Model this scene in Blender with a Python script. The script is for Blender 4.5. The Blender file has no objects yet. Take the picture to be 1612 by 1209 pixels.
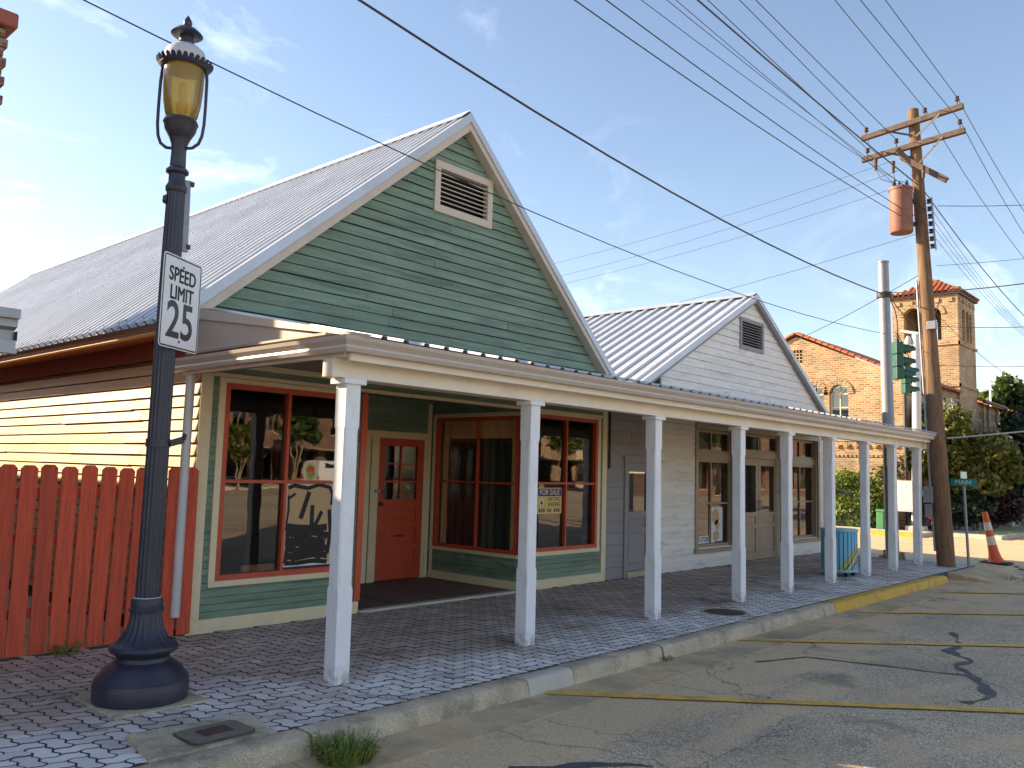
import bpy, bmesh, math, random
import numpy as np
from mathutils import Vector, Matrix
random.seed(11)
RND = random.Random(5)
sc = bpy.context.scene
COL = sc.collection

# ------------------------------------------------------------------ camera
cam_d = bpy.data.cameras.new('camera')
cam = bpy.data.objects.new('camera', cam_d)
COL.objects.link(cam)
cam_d.sensor_width = 36.0
cam_d.lens = 36.0 * 1331.0 / 1612.0
cam_d.clip_start = 0.05
cam_d.clip_end = 2000.0
R = Matrix(((0.66921299, -0.09441524, -0.73704799),
            (-0.74254508, -0.04767152, -0.66809747),
            (0.02794238, 0.99439086, -0.10200997)))
cam.matrix_world = Matrix.Translation((0, 0, 1.70)) @ R.to_4x4()
sc.camera = cam

# ------------------------------------------------------------------ sky, sun, exposure
SUN_EL = math.radians(23.0)
SUN_AZ = math.radians(-25.0)          # measured from +Y towards +X
w = bpy.data.worlds.new('World')
sc.world = w
w.use_nodes = True
nt = w.node_tree
nt.nodes.clear()
N = nt.nodes.new
out = N('ShaderNodeOutputWorld')
bg = N('ShaderNodeBackground')
sky = N('ShaderNodeTexSky')
sky.sky_type = 'NISHITA'
sky.sun_disc = False
sky.sun_elevation = SUN_EL
sky.sun_rotation = SUN_AZ
sky.altitude = 50
sky.air_density = 1.0
sky.dust_density = 0.35
sky.ozone_density = 2.6
bg.inputs['Strength'].default_value = 0.105
# thin streaky cirrus, the same all round the sky
tc = N('ShaderNodeTexCoord')
mp = N('ShaderNodeMapping')
mp.inputs['Rotation'].default_value = (0.15, 0.1, 0.9)
mp.inputs['Scale'].default_value = (2.2, 5.2, 7.5)
n1 = N('ShaderNodeTexNoise')
n1.inputs['Scale'].default_value = 1.7
n1.inputs['Detail'].default_value = 9
n1.inputs['Roughness'].default_value = 0.62
n1.inputs['Distortion'].default_value = 0.9
r1 = N('ShaderNodeValToRGB')
r1.color_ramp.elements[0].position = 0.53
r1.color_ramp.elements[1].position = 0.78
n2 = N('ShaderNodeTexNoise')
n2.inputs['Scale'].default_value = 1.5
n2.inputs['Detail'].default_value = 2
r2 = N('ShaderNodeValToRGB')
r2.color_ramp.elements[0].position = 0.46
r2.color_ramp.elements[1].position = 0.62
mul = N('ShaderNodeMath')
mul.operation = 'MULTIPLY'
mul2 = N('ShaderNodeMath')
mul2.operation = 'MULTIPLY'
mul2.inputs[1].default_value = 0.75
mix = N('ShaderNodeMix')
mix.data_type = 'RGBA'
gain = N('ShaderNodeMix')
gain.data_type = 'RGBA'
gain.blend_type = 'MULTIPLY'
gain.inputs[0].default_value = 1.0
gain.inputs[7].default_value = (1.02, 0.86, 0.76, 1)
addc = N('ShaderNodeMix')
addc.data_type = 'RGBA'
addc.blend_type = 'ADD'
addc.inputs[0].default_value = 1.0
addc.inputs[7].default_value = (2.6, 2.5, 2.4, 1)
L = nt.links.new
L(tc.outputs['Generated'], mp.inputs['Vector'])
L(mp.outputs[0], n1.inputs['Vector'])
L(tc.outputs['Generated'], n2.inputs['Vector'])
L(n1.outputs[0], r1.inputs[0])
L(n2.outputs[0], r2.inputs[0])
L(r1.outputs[0], mul.inputs[0])
L(r2.outputs[0], mul.inputs[1])
L(mul.outputs[0], mul2.inputs[0])
L(sky.outputs[0], gain.inputs[6])
L(gain.outputs[2], mix.inputs[6])
L(gain.outputs[2], addc.inputs[6])
L(addc.outputs[2], mix.inputs[7])
L(mul2.outputs[0], mix.inputs[0])
L(mix.outputs[2], bg.inputs['Color'])
L(bg.outputs[0], out.inputs['Surface'])

sd = bpy.data.lights.new('sun', 'SUN')
sd.energy = 4.2
sd.angle = math.radians(0.5)
sd.color = (1.0, 0.79, 0.52)
so = bpy.data.objects.new('sun', sd)
COL.objects.link(so)
sv = Vector((math.sin(SUN_AZ) * math.cos(SUN_EL), math.cos(SUN_AZ) * math.cos(SUN_EL), math.sin(SUN_EL)))
so.rotation_euler = (-sv).to_track_quat('-Z', 'Y').to_euler()
so.location = (-30, 60, 40)

sc.view_settings.view_transform = 'Standard'
sc.view_settings.look = 'None'
sc.view_settings.exposure = 1.65
sc.view_settings.gamma = 1.0
sc.view_settings.use_curve_mapping = False
sc.cycles.use_denoising = True
sc.cycles.max_bounces = 8
sc.cycles.transparent_max_bounces = 16
sc.cycles.caustics_reflective = False
sc.cycles.caustics_refractive = False

# ------------------------------------------------------------------ materials
MATS = {}


def mat(name, base, rough=0.6, metal=0.0, var=0.12, vscale=3.0, bump=0.08, bscale=60.0,
        dirt=None, isl=0.0, spec=0.5, stretch=(1, 1, 1), world=False, fine=0.0, hue=None, hue_y=None):
    """Painted or raw surface: patchy tone, fine grain, optional dirt (colour, amount, scale), tone per piece."""
    m = bpy.data.materials.new(name)
    m.use_nodes = True
    t = m.node_tree
    t.nodes.clear()
    A, K = t.nodes.new, t.links.new
    o = A('ShaderNodeOutputMaterial')
    p = A('ShaderNodeBsdfPrincipled')
    K(p.outputs[0], o.inputs['Surface'])
    p.inputs['Metallic'].default_value = metal
    p.inputs['Roughness'].default_value = rough
    p.inputs['Specular IOR Level'].default_value = spec
    if world:
        g = A('ShaderNodeNewGeometry')
        src = g.outputs['Position']
    else:
        g = A('ShaderNodeTexCoord')
        src = g.outputs['Object']
    mpn = A('ShaderNodeMapping')
    mpn.inputs['Scale'].default_value = stretch
    K(src, mpn.inputs['Vector'])
    a = A('ShaderNodeTexNoise')
    a.inputs['Scale'].default_value = vscale
    a.inputs['Detail'].default_value = 6
    a.inputs['Roughness'].default_value = 0.6
    K(mpn.outputs[0], a.inputs['Vector'])
    mr = A('ShaderNodeMapRange')
    mr.inputs['From Min'].default_value = 0.3
    mr.inputs['From Max'].default_value = 0.7
    mr.inputs['To Min'].default_value = 1 - var
    mr.inputs['To Max'].default_value = 1 + var
    K(a.outputs[0], mr.inputs['Value'])
    val = mr.outputs[0]
    if isl > 0:
        gi = A('ShaderNodeNewGeometry')
        oi = A('ShaderNodeObjectInfo')
        ad = A('ShaderNodeMath')
        K(gi.outputs['Random Per Island'], ad.inputs[0])
        K(oi.outputs['Random'], ad.inputs[1])
        fr = A('ShaderNodeMath')
        fr.operation = 'FRACT'
        K(ad.outputs[0], fr.inputs[0])
        m2 = A('ShaderNodeMapRange')
        m2.inputs['To Min'].default_value = 1 - isl
        m2.inputs['To Max'].default_value = 1 + isl
        K(fr.outputs[0], m2.inputs['Value'])
        mm = A('ShaderNodeMath')
        mm.operation = 'MULTIPLY'
        K(val, mm.inputs[0])
        K(m2.outputs[0], mm.inputs[1])
        val = mm.outputs[0]
    if fine > 0:
        fn = A('ShaderNodeTexNoise')
        fn.inputs['Scale'].default_value = bscale * 1.7
        fn.inputs['Detail'].default_value = 3
        K(mpn.outputs[0], fn.inputs['Vector'])
        m3 = A('ShaderNodeMapRange')
        m3.inputs['From Min'].default_value = 0.3
        m3.inputs['From Max'].default_value = 0.7
        m3.inputs['To Min'].default_value = 1 - fine
        m3.inputs['To Max'].default_value = 1 + fine
        K(fn.outputs[0], m3.inputs['Value'])
        mm = A('ShaderNodeMath')
        mm.operation = 'MULTIPLY'
        K(val, mm.inputs[0])
        K(m3.outputs[0], mm.inputs[1])
        val = mm.outputs[0]
    vm = A('ShaderNodeVectorMath')
    vm.operation = 'SCALE'
    vm.inputs[0].default_value = base
    K(val, vm.inputs['Scale'])
    colr = vm.outputs[0]
    if hue:
        hn = A('ShaderNodeTexNoise')
        hn.inputs['Scale'].default_value = hue[1]
        hn.inputs['Detail'].default_value = 4
        K(mpn.outputs[0], hn.inputs['Vector'])
        hm = A('ShaderNodeMix')
        hm.data_type = 'RGBA'
        hr = A('ShaderNodeMapRange')
        hr.inputs['From Min'].default_value = 0.42
        hr.inputs['From Max'].default_value = 0.62
        K(hn.outputs[0], hr.inputs['Value'])
        hf = hr.outputs[0]
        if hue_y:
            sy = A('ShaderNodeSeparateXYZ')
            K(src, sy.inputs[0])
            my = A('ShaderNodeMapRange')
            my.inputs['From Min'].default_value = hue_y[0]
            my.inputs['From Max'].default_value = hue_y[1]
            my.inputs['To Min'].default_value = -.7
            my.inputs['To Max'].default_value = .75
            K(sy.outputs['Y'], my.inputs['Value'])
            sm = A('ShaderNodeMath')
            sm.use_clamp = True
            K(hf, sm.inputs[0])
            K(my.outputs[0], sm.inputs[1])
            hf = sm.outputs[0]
        K(hf, hm.inputs[0])
        K(colr, hm.inputs[6])
        vm2 = A('ShaderNodeVectorMath')
        vm2.operation = 'SCALE'
        vm2.inputs[0].default_value = hue[0]
        K(val, vm2.inputs['Scale'])
        K(vm2.outputs[0], hm.inputs[7])
        colr = hm.outputs[2]
    if dirt:
        dn = A('ShaderNodeTexNoise')
        dn.inputs['Scale'].default_value = dirt[2]
        dn.inputs['Detail'].default_value = 8
        dn.inputs['Roughness'].default_value = 0.7
        K(mpn.outputs[0], dn.inputs['Vector'])
        dr = A('ShaderNodeMapRange')
        dr.inputs['From Min'].default_value = dirt[3] if len(dirt) > 3 else 0.5
        dr.inputs['From Max'].default_value = 0.72
        dr.inputs['To Max'].default_value = dirt[1]
        K(dn.outputs[0], dr.inputs['Value'])
        mx = A('ShaderNodeMix')
        mx.data_type = 'RGBA'
        mx.inputs[7].default_value = (*dirt[0], 1)
        K(dr.outputs[0], mx.inputs[0])
        K(colr, mx.inputs[6])
        colr = mx.outputs[2]
    K(colr, p.inputs['Base Color'])
    if bump > 0:
        bn = A('ShaderNodeTexNoise')
        bn.inputs['Scale'].default_value = bscale
        bn.inputs['Detail'].default_value = 5
        K(mpn.outputs[0], bn.inputs['Vector'])
        bb = A('ShaderNodeBump')
        bb.inputs['Strength'].default_value = bump
        bb.inputs['Distance'].default_value = 0.02
        K(bn.outputs[0], bb.inputs['Height'])
        K(bb.outputs[0], p.inputs['Normal'])
    MATS[name] = m
    return m


def finish(name):
    m = MATS[name]
    t = m.node_tree
    return m, t, t.nodes.new, t.links.new, [n for n in t.nodes if n.type == 'BSDF_PRINCIPLED'][0]


GREEN = (0.18, 0.262, 0.19)
mat('green_paint', GREEN, 0.6, var=0.2, vscale=3.5, isl=0.11, bump=0.35, bscale=30, stretch=(0.35, 1, 4), fine=0.06, dirt=((0.055, 0.075, 0.06), 0.75, 2.2))
mat('cream_paint', (0.76, 0.65, 0.42), 0.5, var=0.08, isl=0.04, dirt=((0.3, 0.24, 0.16), 0.35, 3.0))
mat('butter_paint', (0.56, 0.355, 0.15), 0.55, var=0.1, isl=0.06, stretch=(1, 0.5, 3), dirt=((0.42, 0.28, 0.14), 0.4, 2.5), bump=0.1)
mat('red_paint', (0.52, 0.075, 0.03), 0.45, var=0.1, isl=0.05)
mat('fence_red', (0.62, 0.085, 0.034), 0.65, var=0.22, vscale=9, isl=0.13, stretch=(4, 4, 0.25), bump=0.45, bscale=34, fine=0.1, dirt=((0.27, 0.05, 0.03), 0.7, 5))
mat('brick_red_paint', (0.30, 0.075, 0.045), 0.6, var=0.15, isl=0.05, dirt=((0.16, 0.05, 0.035), 0.5, 3))
mat('white_paint', (0.74, 0.76, 0.8), 0.5, var=0.06, isl=0.03, dirt=((0.42, 0.38, 0.32), 0.32, 2.2))
mat('post_white', (0.84, 0.85, 0.87), 0.45, var=0.06, bump=0.1, stretch=(2, 2, .6), dirt=((0.5, 0.46, 0.4), 0.3, 5.0))
mat('white_board', (0.80, 0.77, 0.72), 0.6, var=0.09, isl=0.06, stretch=(0.4, 1, 3), vscale=3, bump=0.15, bscale=30, dirt=((0.33, 0.32, 0.31), 0.75, 3.0))
mat('cream_white_board', (0.7, 0.62, 0.48), 0.6, var=0.08, isl=0.06, stretch=(0.4, 1, 3), vscale=3, bump=0.15, bscale=30, dirt=((0.4, 0.36, 0.3), 0.4, 4.0))
mat('beam_white', (0.84, 0.77, 0.65), 0.5, var=0.06, dirt=((0.5, 0.42, 0.32), 0.3, 2.0))
mat('gutter_tan', (0.58, 0.5, 0.43), 0.4, var=0.07, dirt=((0.28, 0.23, 0.19), 0.4, 3.0))
mat('trim_tan', (0.58, 0.5, 0.4), 0.5, var=0.07, dirt=((0.35, 0.28, 0.2), 0.35, 3))
mat('awning_metal', (0.4, 0.42, 0.45), 0.45, metal=0.3, var=0.15, vscale=2)
mat('lid_concrete', (0.2, 0.165, 0.13), 0.9, var=0.2, vscale=20, bump=0.4, bscale=120)
mat('panel_tan', (0.5, 0.42, 0.37), 0.45, var=0.05, bump=0.03)
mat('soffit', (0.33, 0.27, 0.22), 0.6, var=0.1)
mat('grey_paint', (0.26, 0.25, 0.26), 0.55, var=0.12, isl=0.06, dirt=((0.1, 0.1, 0.11), 0.4, 3))
mat('taupe_paint', (0.34, 0.27, 0.185), 0.5, var=0.1, dirt=((0.14, 0.11, 0.08), 0.4, 3))
mat('lamp_iron', (0.032, 0.033, 0.052), 0.42, var=0.2, vscale=8, bump=0.12, bscale=120, dirt=((0.09, 0.08, 0.08), 0.35, 6))
mat('galvanised', (0.50, 0.535, 0.60), 0.36, metal=0.15, var=0.09, vscale=2.2, bump=0.01, bscale=5, isl=0.04, dirt=((0.34, 0.36, 0.4), 0.35, 1.6))
mat('steel_grey', (0.27, 0.28, 0.30), 0.5, metal=0.35, var=0.1, vscale=6, bump=0.04)
mat('steel_white', (0.55, 0.55, 0.57), 0.45, metal=0.1, var=0.07, vscale=5, bump=0.03)
mat('dark_iron', (0.03, 0.028, 0.027), 0.55, var=0.2, vscale=12)
mat('black', (0.008, 0.008, 0.009), 0.6, var=0.2)
mat('rust_iron', (0.085, 0.045, 0.035), 0.75, var=0.3, vscale=14, bump=0.25, bscale=80)
mat('rust_tank', (0.27, 0.11, 0.075), 0.6, var=0.18, vscale=4, dirt=((0.14, 0.055, 0.04), 0.6, 3))
mat('pole_wood', (0.2, 0.115, 0.062), 0.85, var=0.45, vscale=9, stretch=(4, 4, 0.2), bump=0.8, bscale=22, fine=0.2, dirt=((0.06, 0.042, 0.032), 0.9, 1.6))
mat('arm_wood', (0.13, 0.088, 0.065), 0.85, var=0.3, vscale=6, bump=0.3, bscale=40)
mat('pine', (0.72, 0.45, 0.21), 0.55, var=0.18, vscale=4, stretch=(6, 6, 0.5), isl=0.14, dirt=((0.28, 0.13, 0.05), 0.5, 5))
mat('deck_wood', (0.17, 0.11, 0.085), 0.75, var=0.25, vscale=4, stretch=(6, 0.6, 1), isl=0.2, bump=0.2)
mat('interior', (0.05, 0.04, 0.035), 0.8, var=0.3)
mat('curtain', (0.006, 0.006, 0.007), 0.8, var=0.2)
mat('concrete', (0.56, 0.46, 0.32), 0.85, var=0.25, vscale=3, bump=0.8, bscale=70, fine=0.35, dirt=((0.13, 0.105, 0.075), 0.85, 2.6), world=True)
mat('concrete_pale', (0.54, 0.49, 0.40), 0.85, var=0.12, vscale=2, bump=0.3, bscale=60, fine=0.1, dirt=((0.2, 0.18, 0.15), 0.5, 1.2), world=True)
mat('gutter_pan', (0.48, 0.36, 0.22), 0.9, var=0.2, vscale=2.0, bump=0.35, bscale=70, fine=0.18, dirt=((0.14, 0.11, 0.08), 0.6, 2.2), world=True, hue=((0.66, 0.46, 0.26), 1.3))
mat('kerb_yellow', (0.66, 0.38, 0.035), 0.7, var=0.14, vscale=4, bump=0.3, bscale=80, fine=0.1, dirt=((0.22, 0.16, 0.09), 0.75, 4.5), world=True)
mat('line_yellow', (0.74, 0.43, 0.07), 0.85, var=0.25, vscale=5, bump=0.4, bscale=90, fine=0.3, dirt=((0.33, 0.27, 0.19), 0.95, 9), world=True)
mat('tar', (0.085, 0.078, 0.08), 0.7, var=0.3, vscale=6, bump=0.3, bscale=60, world=True, dirt=((0.2, 0.17, 0.14), 0.4, 6))
mat('joint_dirt', (0.10, 0.078, 0.065), 0.95, var=0.4, vscale=9, bump=0.4, bscale=90, world=True, dirt=((0.05, 0.065, 0.025), 0.5, 2.5))
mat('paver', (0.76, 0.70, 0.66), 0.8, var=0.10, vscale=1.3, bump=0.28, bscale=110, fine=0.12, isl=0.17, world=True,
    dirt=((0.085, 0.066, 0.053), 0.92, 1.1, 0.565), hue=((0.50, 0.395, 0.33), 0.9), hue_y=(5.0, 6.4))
mat('sign_white', (0.74, 0.75, 0.76), 0.35, var=0.05, bump=0.0, dirt=((0.5, 0.47, 0.42), 0.3, 7))
mat('sign_black', (0.018, 0.018, 0.026), 0.4, bump=0)
mat('sign_navy', (0.02, 0.028, 0.14), 0.4, bump=0)
mat('sign_gold', (0.72, 0.5, 0.1), 0.45, bump=0)
mat('sign_cream', (0.75, 0.66, 0.45), 0.45, bump=0)
mat('street_green', (0.015, 0.19, 0.17), 0.4, bump=0)
mat('mint', (0.45, 0.66, 0.58), 0.4, bump=0)
mat('poster_tan', (0.55, 0.37, 0.19), 0.6, bump=0, var=0.03)
mat('poster_white', (0.72, 0.72, 0.7), 0.6, bump=0, var=0.04)
mat('signal_green', (0.01, 0.09, 0.058), 0.45, var=0.1)
mat('signal_dark', (0.012, 0.02, 0.016), 0.6)
mat('signal_red', (0.5, 0.04, 0.025), 0.25)
mat('cone_orange', (0.72, 0.11, 0.02), 0.5, var=0.12, dirt=((0.35, 0.1, 0.05), 0.4, 8))
mat('cone_white', (0.72, 0.62, 0.5), 0.45, var=0.1, dirt=((0.45, 0.3, 0.2), 0.5, 9))
mat('rubber', (0.02, 0.018, 0.017), 0.8, var=0.3)
mat('hydrant_red', (0.35, 0.02, 0.03), 0.5)
mat('box_green', (0.06, 0.22, 0.1), 0.5)
mat('roof_tile', (0.40, 0.115, 0.045), 0.8, var=0.25, vscale=5, isl=0.25, bump=0.2, dirt=((0.13, 0.05, 0.03), 0.5, 3))
mat('tan_roof', (0.45, 0.36, 0.26), 0.8, var=0.15)
mat('bark', (0.15, 0.105, 0.075), 0.9, var=0.3, bump=0.4, bscale=30)
mat('bark_pale', (0.34, 0.26, 0.18), 0.85, var=0.25, bump=0.25, bscale=20)
mat('curtain_white', (0.6, 0.58, 0.54), 0.8, var=0.15, vscale=5, stretch=(1, 3, 0.3))
mat('stucco', (0.62, 0.5, 0.36), 0.85, var=0.12, bump=0.2)
mat('van_white', (0.76, 0.76, 0.76), 0.3, var=0.02, bump=0)
mat('car_blue', (0.05, 0.09, 0.2), 0.25, var=0.02, bump=0)
mat('flower_red', (0.7, 0.08, 0.07), 0.5, bump=0)
mat('flower_blue', (0.1, 0.22, 0.6), 0.5, bump=0)
mat('flower_green', (0.35, 0.6, 0.2), 0.5, bump=0)


# asphalt: stone speckle, sand washed along the gutter and in patches, oil marks
def make_asphalt():
    m = bpy.data.materials.new('asphalt')
    m.use_nodes = True
    t = m.node_tree
    t.nodes.clear()
    A, K = t.nodes.new, t.links.new
    o = A('ShaderNodeOutputMaterial')
    p = A('ShaderNodeBsdfPrincipled')
    K(p.outputs[0], o.inputs['Surface'])
    p.inputs['Roughness'].default_value = 0.88
    g = A('ShaderNodeNewGeometry')
    P = g.outputs['Position']
    v = A('ShaderNodeTexVoronoi')
    v.inputs['Scale'].default_value = 105
    K(P, v.inputs['Vector'])
    cr = A('ShaderNodeValToRGB')
    e = cr.color_ramp.elements
    e[0].position, e[0].color = 0.0, (0.17, 0.135, 0.10, 1)
    e[1].position, e[1].color = 1.0, (0.78, 0.66, 0.5, 1)
    a = e.new(0.38)
    a.color = (0.47, 0.345, 0.215, 1)
    b = e.new(0.8)
    b.color = (0.60, 0.455, 0.295, 1)
    sp = A('ShaderNodeSeparateColor')
    K(v.outputs['Color'], sp.inputs[0])
    K(sp.outputs[0], cr.inputs[0])
    big = A('ShaderNodeTexNoise')
    big.inputs['Scale'].default_value = 0.5
    big.inputs['Detail'].default_value = 7
    K(P, big.inputs['Vector'])
    mr = A('ShaderNodeMapRange')
    mr.inputs['From Min'].default_value = 0.3
    mr.inputs['From Max'].default_value = 0.7
    mr.inputs['To Min'].default_value = 0.78
    mr.inputs['To Max'].default_value = 1.22
    K(big.outputs[0], mr.inputs['Value'])
    sc_ = A('ShaderNodeVectorMath')
    sc_.operation = 'SCALE'
    K(cr.outputs[0], sc_.inputs[0])
    K(mr.outputs[0], sc_.inputs['Scale'])
    # sand patches
    mp_ = A('ShaderNodeMapping')
    mp_.inputs['Rotation'].default_value = (0, 0, 0.75)
    mp_.inputs['Scale'].default_value = (0.35, 1.3, 1)
    K(P, mp_.inputs['Vector'])
    s = A('ShaderNodeTexNoise')
    s.inputs['Scale'].default_value = 0.9
    s.inputs['Detail'].default_value = 8
    s.inputs['Roughness'].default_value = 0.62
    s.inputs['Distortion'].default_value = 0.6
    K(mp_.outputs[0], s.inputs['Vector'])
    # more sand close to the gutter (Y about 4.2)
    sx = A('ShaderNodeSeparateXYZ')
    K(P, sx.inputs[0])
    gy = A('ShaderNodeMapRange')
    gy.inputs['From Min'].default_value = 2.9
    gy.inputs['From Max'].default_value = 4.3
    gy.inputs['To Max'].default_value = 0.3
    K(sx.outputs['Y'], gy.inputs['Value'])
    ad = A('ShaderNodeMath')
    K(s.outputs[0], ad.inputs[0])
    K(gy.outputs[0], ad.inputs[1])
    sr = A('ShaderNodeMapRange')
    sr.inputs['From Min'].default_value = 0.50
    sr.inputs['From Max'].default_value = 0.62
    sr.inputs['To Max'].default_value = 0.72
    K(ad.outputs[0], sr.inputs['Value'])
    fi = A('ShaderNodeTexNoise')
    fi.inputs['Scale'].default_value = 45
    K(P, fi.inputs['Vector'])
    fm = A('ShaderNodeMapRange')
    fm.inputs['From Min'].default_value = 0.3
    fm.inputs['From Max'].default_value = 0.65
    fm.inputs['To Min'].default_value = 0.55
    K(fi.outputs[0], fm.inputs['Value'])
    ml = A('ShaderNodeMath')
    ml.operation = 'MULTIPLY'
    K(sr.outputs[0], ml.inputs[0])
    K(fm.outputs[0], ml.inputs[1])
    mx = A('ShaderNodeMix')
    mx.data_type = 'RGBA'
    mx.inputs[7].default_value = (0.74, 0.51, 0.28, 1)
    K(ml.outputs[0], mx.inputs[0])
    K(sc_.outputs[0], mx.inputs[6])
    oil = A('ShaderNodeTexNoise')
    oil.inputs['Scale'].default_value = 1.05
    oil.inputs['Detail'].default_value = 6
    oil.inputs['Roughness'].default_value = 0.65
    K(P, oil.inputs['Vector'])
    om = A('ShaderNodeMapRange')
    om.inputs['From Min'].default_value = 0.58
    om.inputs['From Max'].default_value = 0.70
    om.inputs['To Max'].default_value = 0.6
    K(oil.outputs[0], om.inputs['Value'])
    ox = A('ShaderNodeMix')
    ox.data_type = 'RGBA'
    ox.inputs[7].default_value = (0.12, 0.095, 0.078, 1)
    K(om.outputs[0], ox.inputs[0])
    K(mx.outputs[2], ox.inputs[6])
    # hairline cracks
    cv = A('ShaderNodeTexVoronoi')
    cv.feature = 'DISTANCE_TO_EDGE'
    cv.inputs['Scale'].default_value = 0.55
    wn = A('ShaderNodeTexNoise')
    wn.inputs['Scale'].default_value = 3.5
    wn.inputs['Detail'].default_value = 5
    K(P, wn.inputs['Vector'])
    wv = A('ShaderNodeVectorMath')
    wv.operation = 'MULTIPLY_ADD'
    wv.inputs[1].default_value = (0.5, 0.5, 0.0)
    K(wn.outputs['Color'], wv.inputs[0])
    K(P, wv.inputs[2])
    K(wv.outputs[0], cv.inputs['Vector'])
    cm = A('ShaderNodeMapRange')
    cm.inputs['From Min'].default_value = 0.001
    cm.inputs['From Max'].default_value = 0.006
    cm.inputs['To Min'].default_value = 0.55
    cm.inputs['To Max'].default_value = 0.0
    K(cv.outputs['Distance'], cm.inputs['Value'])
    cx2 = A('ShaderNodeMix')
    cx2.data_type = 'RGBA'
    cx2.inputs[7].default_value = (0.09, 0.075, 0.062, 1)
    K(cm.outputs[0], cx2.inputs[0])
    K(ox.outputs[2], cx2.inputs[6])
    K(cx2.outputs[2], p.inputs['Base Color'])
    bn = A('ShaderNodeTexNoise')
    bn.inputs['Scale'].default_value = 110
    K(P, bn.inputs['Vector'])
    bb = A('ShaderNodeBump')
    bb.inputs['Strength'].default_value = 0.55
    bb.inputs['Distance'].default_value = 0.01
    K(bn.outputs[0], bb.inputs['Height'])
    K(bb.outputs[0], p.inputs['Normal'])
    MATS['asphalt'] = m


make_asphalt()


def make_glass(name, tint, wav=0.015, ior=1.75):
    m = bpy.data.materials.new(name)
    m.use_nodes = True
    t = m.node_tree
    t.nodes.clear()
    A, K = t.nodes.new, t.links.new
    o = A('ShaderNodeOutputMaterial')
    tr = A('ShaderNodeBsdfTransparent')
    tr.inputs[0].default_value = (*tint, 1)
    gl = A('ShaderNodeBsdfGlossy')
    gl.inputs['Roughness'].default_value = 0.012
    fr = A('ShaderNodeFresnel')
    fr.inputs[0].default_value = ior
    mx = A('ShaderNodeMixShader')
    g = A('ShaderNodeTexCoord')
    n = A('ShaderNodeTexNoise')
    n.inputs['Scale'].default_value = 2.6
    n.inputs['Detail'].default_value = 2
    K(g.outputs['Object'], n.inputs['Vector'])
    b = A('ShaderNodeBump')
    b.inputs['Strength'].default_value = wav
    b.inputs['Distance'].default_value = 0.5
    K(n.outputs[0], b.inputs['Height'])
    K(b.outputs[0], gl.inputs['Normal'])
    K(fr.outputs[0], mx.inputs[0])
    K(tr.outputs[0], mx.inputs[1])
    K(gl.outputs[0], mx.inputs[2])
    K(mx.outputs[0], o.inputs['Surface'])
    MATS[name] = m


make_glass('glass', (0.75, 0.73, 0.7), 0.002, 2.2)
make_glass('glass_clear', (0.95, 0.94, 0.93), 0.002, 1.3)


def make_amber():
    m = bpy.data.materials.new('amber_glass')
    m.use_nodes = True
    t = m.node_tree
    t.nodes.clear()
    A, K = t.nodes.new, t.links.new
    o = A('ShaderNodeOutputMaterial')
    tl = A('ShaderNodeBsdfTranslucent')
    tl.inputs[0].default_value = (0.95, 0.72, 0.22, 1)
    df = A('ShaderNodeBsdfDiffuse')
    df.inputs[0].default_value = (0.85, 0.58, 0.15, 1)
    tr = A('ShaderNodeBsdfTransparent')
    tr.inputs[0].default_value = (0.95, 0.78, 0.34, 1)
    gl = A('ShaderNodeBsdfGlossy')
    gl.inputs['Roughness'].default_value = 0.15
    fr = A('ShaderNodeFresnel')
    m0, m1, m2 = A('ShaderNodeMixShader'), A('ShaderNodeMixShader'), A('ShaderNodeMixShader')
    m0.inputs[0].default_value = 0.35
    m1.inputs[0].default_value = 0.38
    K(tl.outputs[0], m0.inputs[1])
    K(df.outputs[0], m0.inputs[2])
    K(m0.outputs[0], m1.inputs[1])
    K(tr.outputs[0], m1.inputs[2])
    K(fr.outputs[0], m2.inputs[0])
    K(m1.outputs[0], m2.inputs[1])
    K(gl.outputs[0], m2.inputs[2])
    K(m2.outputs[0], o.inputs['Surface'])
    MATS['amber_glass'] = m


make_amber()


def make_leaf(name, c1, c2, trans=0.35):
    m = bpy.data.materials.new(name)
    m.use_nodes = True
    t = m.node_tree
    t.nodes.clear()
    A, K = t.nodes.new, t.links.new
    o = A('ShaderNodeOutputMaterial')
    df = A('ShaderNodeBsdfPrincipled')
    df.inputs['Roughness'].default_value = 0.5
    tl = A('ShaderNodeBsdfTranslucent')
    g = A('ShaderNodeNewGeometry')
    mx = A('ShaderNodeMix')
    mx.data_type = 'RGBA'
    mx.inputs[6].default_value = (*c1, 1)
    mx.inputs[7].default_value = (*c2, 1)
    K(g.outputs['Random Per Island'], mx.inputs[0])
    K(mx.outputs[2], df.inputs['Base Color'])
    K(mx.outputs[2], tl.inputs[0])
    ms = A('ShaderNodeMixShader')
    ms.inputs[0].default_value = trans
    K(df.outputs[0], ms.inputs[1])
    K(tl.outputs[0], ms.inputs[2])
    K(ms.outputs[0], o.inputs['Surface'])
    MATS[name] = m


make_leaf('leaf_green', (0.035, 0.075, 0.015), (0.10, 0.15, 0.03))
make_leaf('leaf_bright', (0.07, 0.14, 0.02), (0.2, 0.26, 0.035))
make_leaf('leaf_dark', (0.012, 0.028, 0.012), (0.035, 0.06, 0.022), 0.15)
make_leaf('leaf_myrtle', (0.05, 0.085, 0.015), (0.21, 0.2, 0.04))
make_leaf('leaf_plum', (0.035, 0.018, 0.02), (0.085, 0.045, 0.04), 0.2)
make_leaf('blossom', (0.7, 0.68, 0.55), (0.78, 0.7, 0.45), 0.3)
make_leaf('weed', (0.13, 0.2, 0.035), (0.32, 0.38, 0.09), 0.4)


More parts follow.
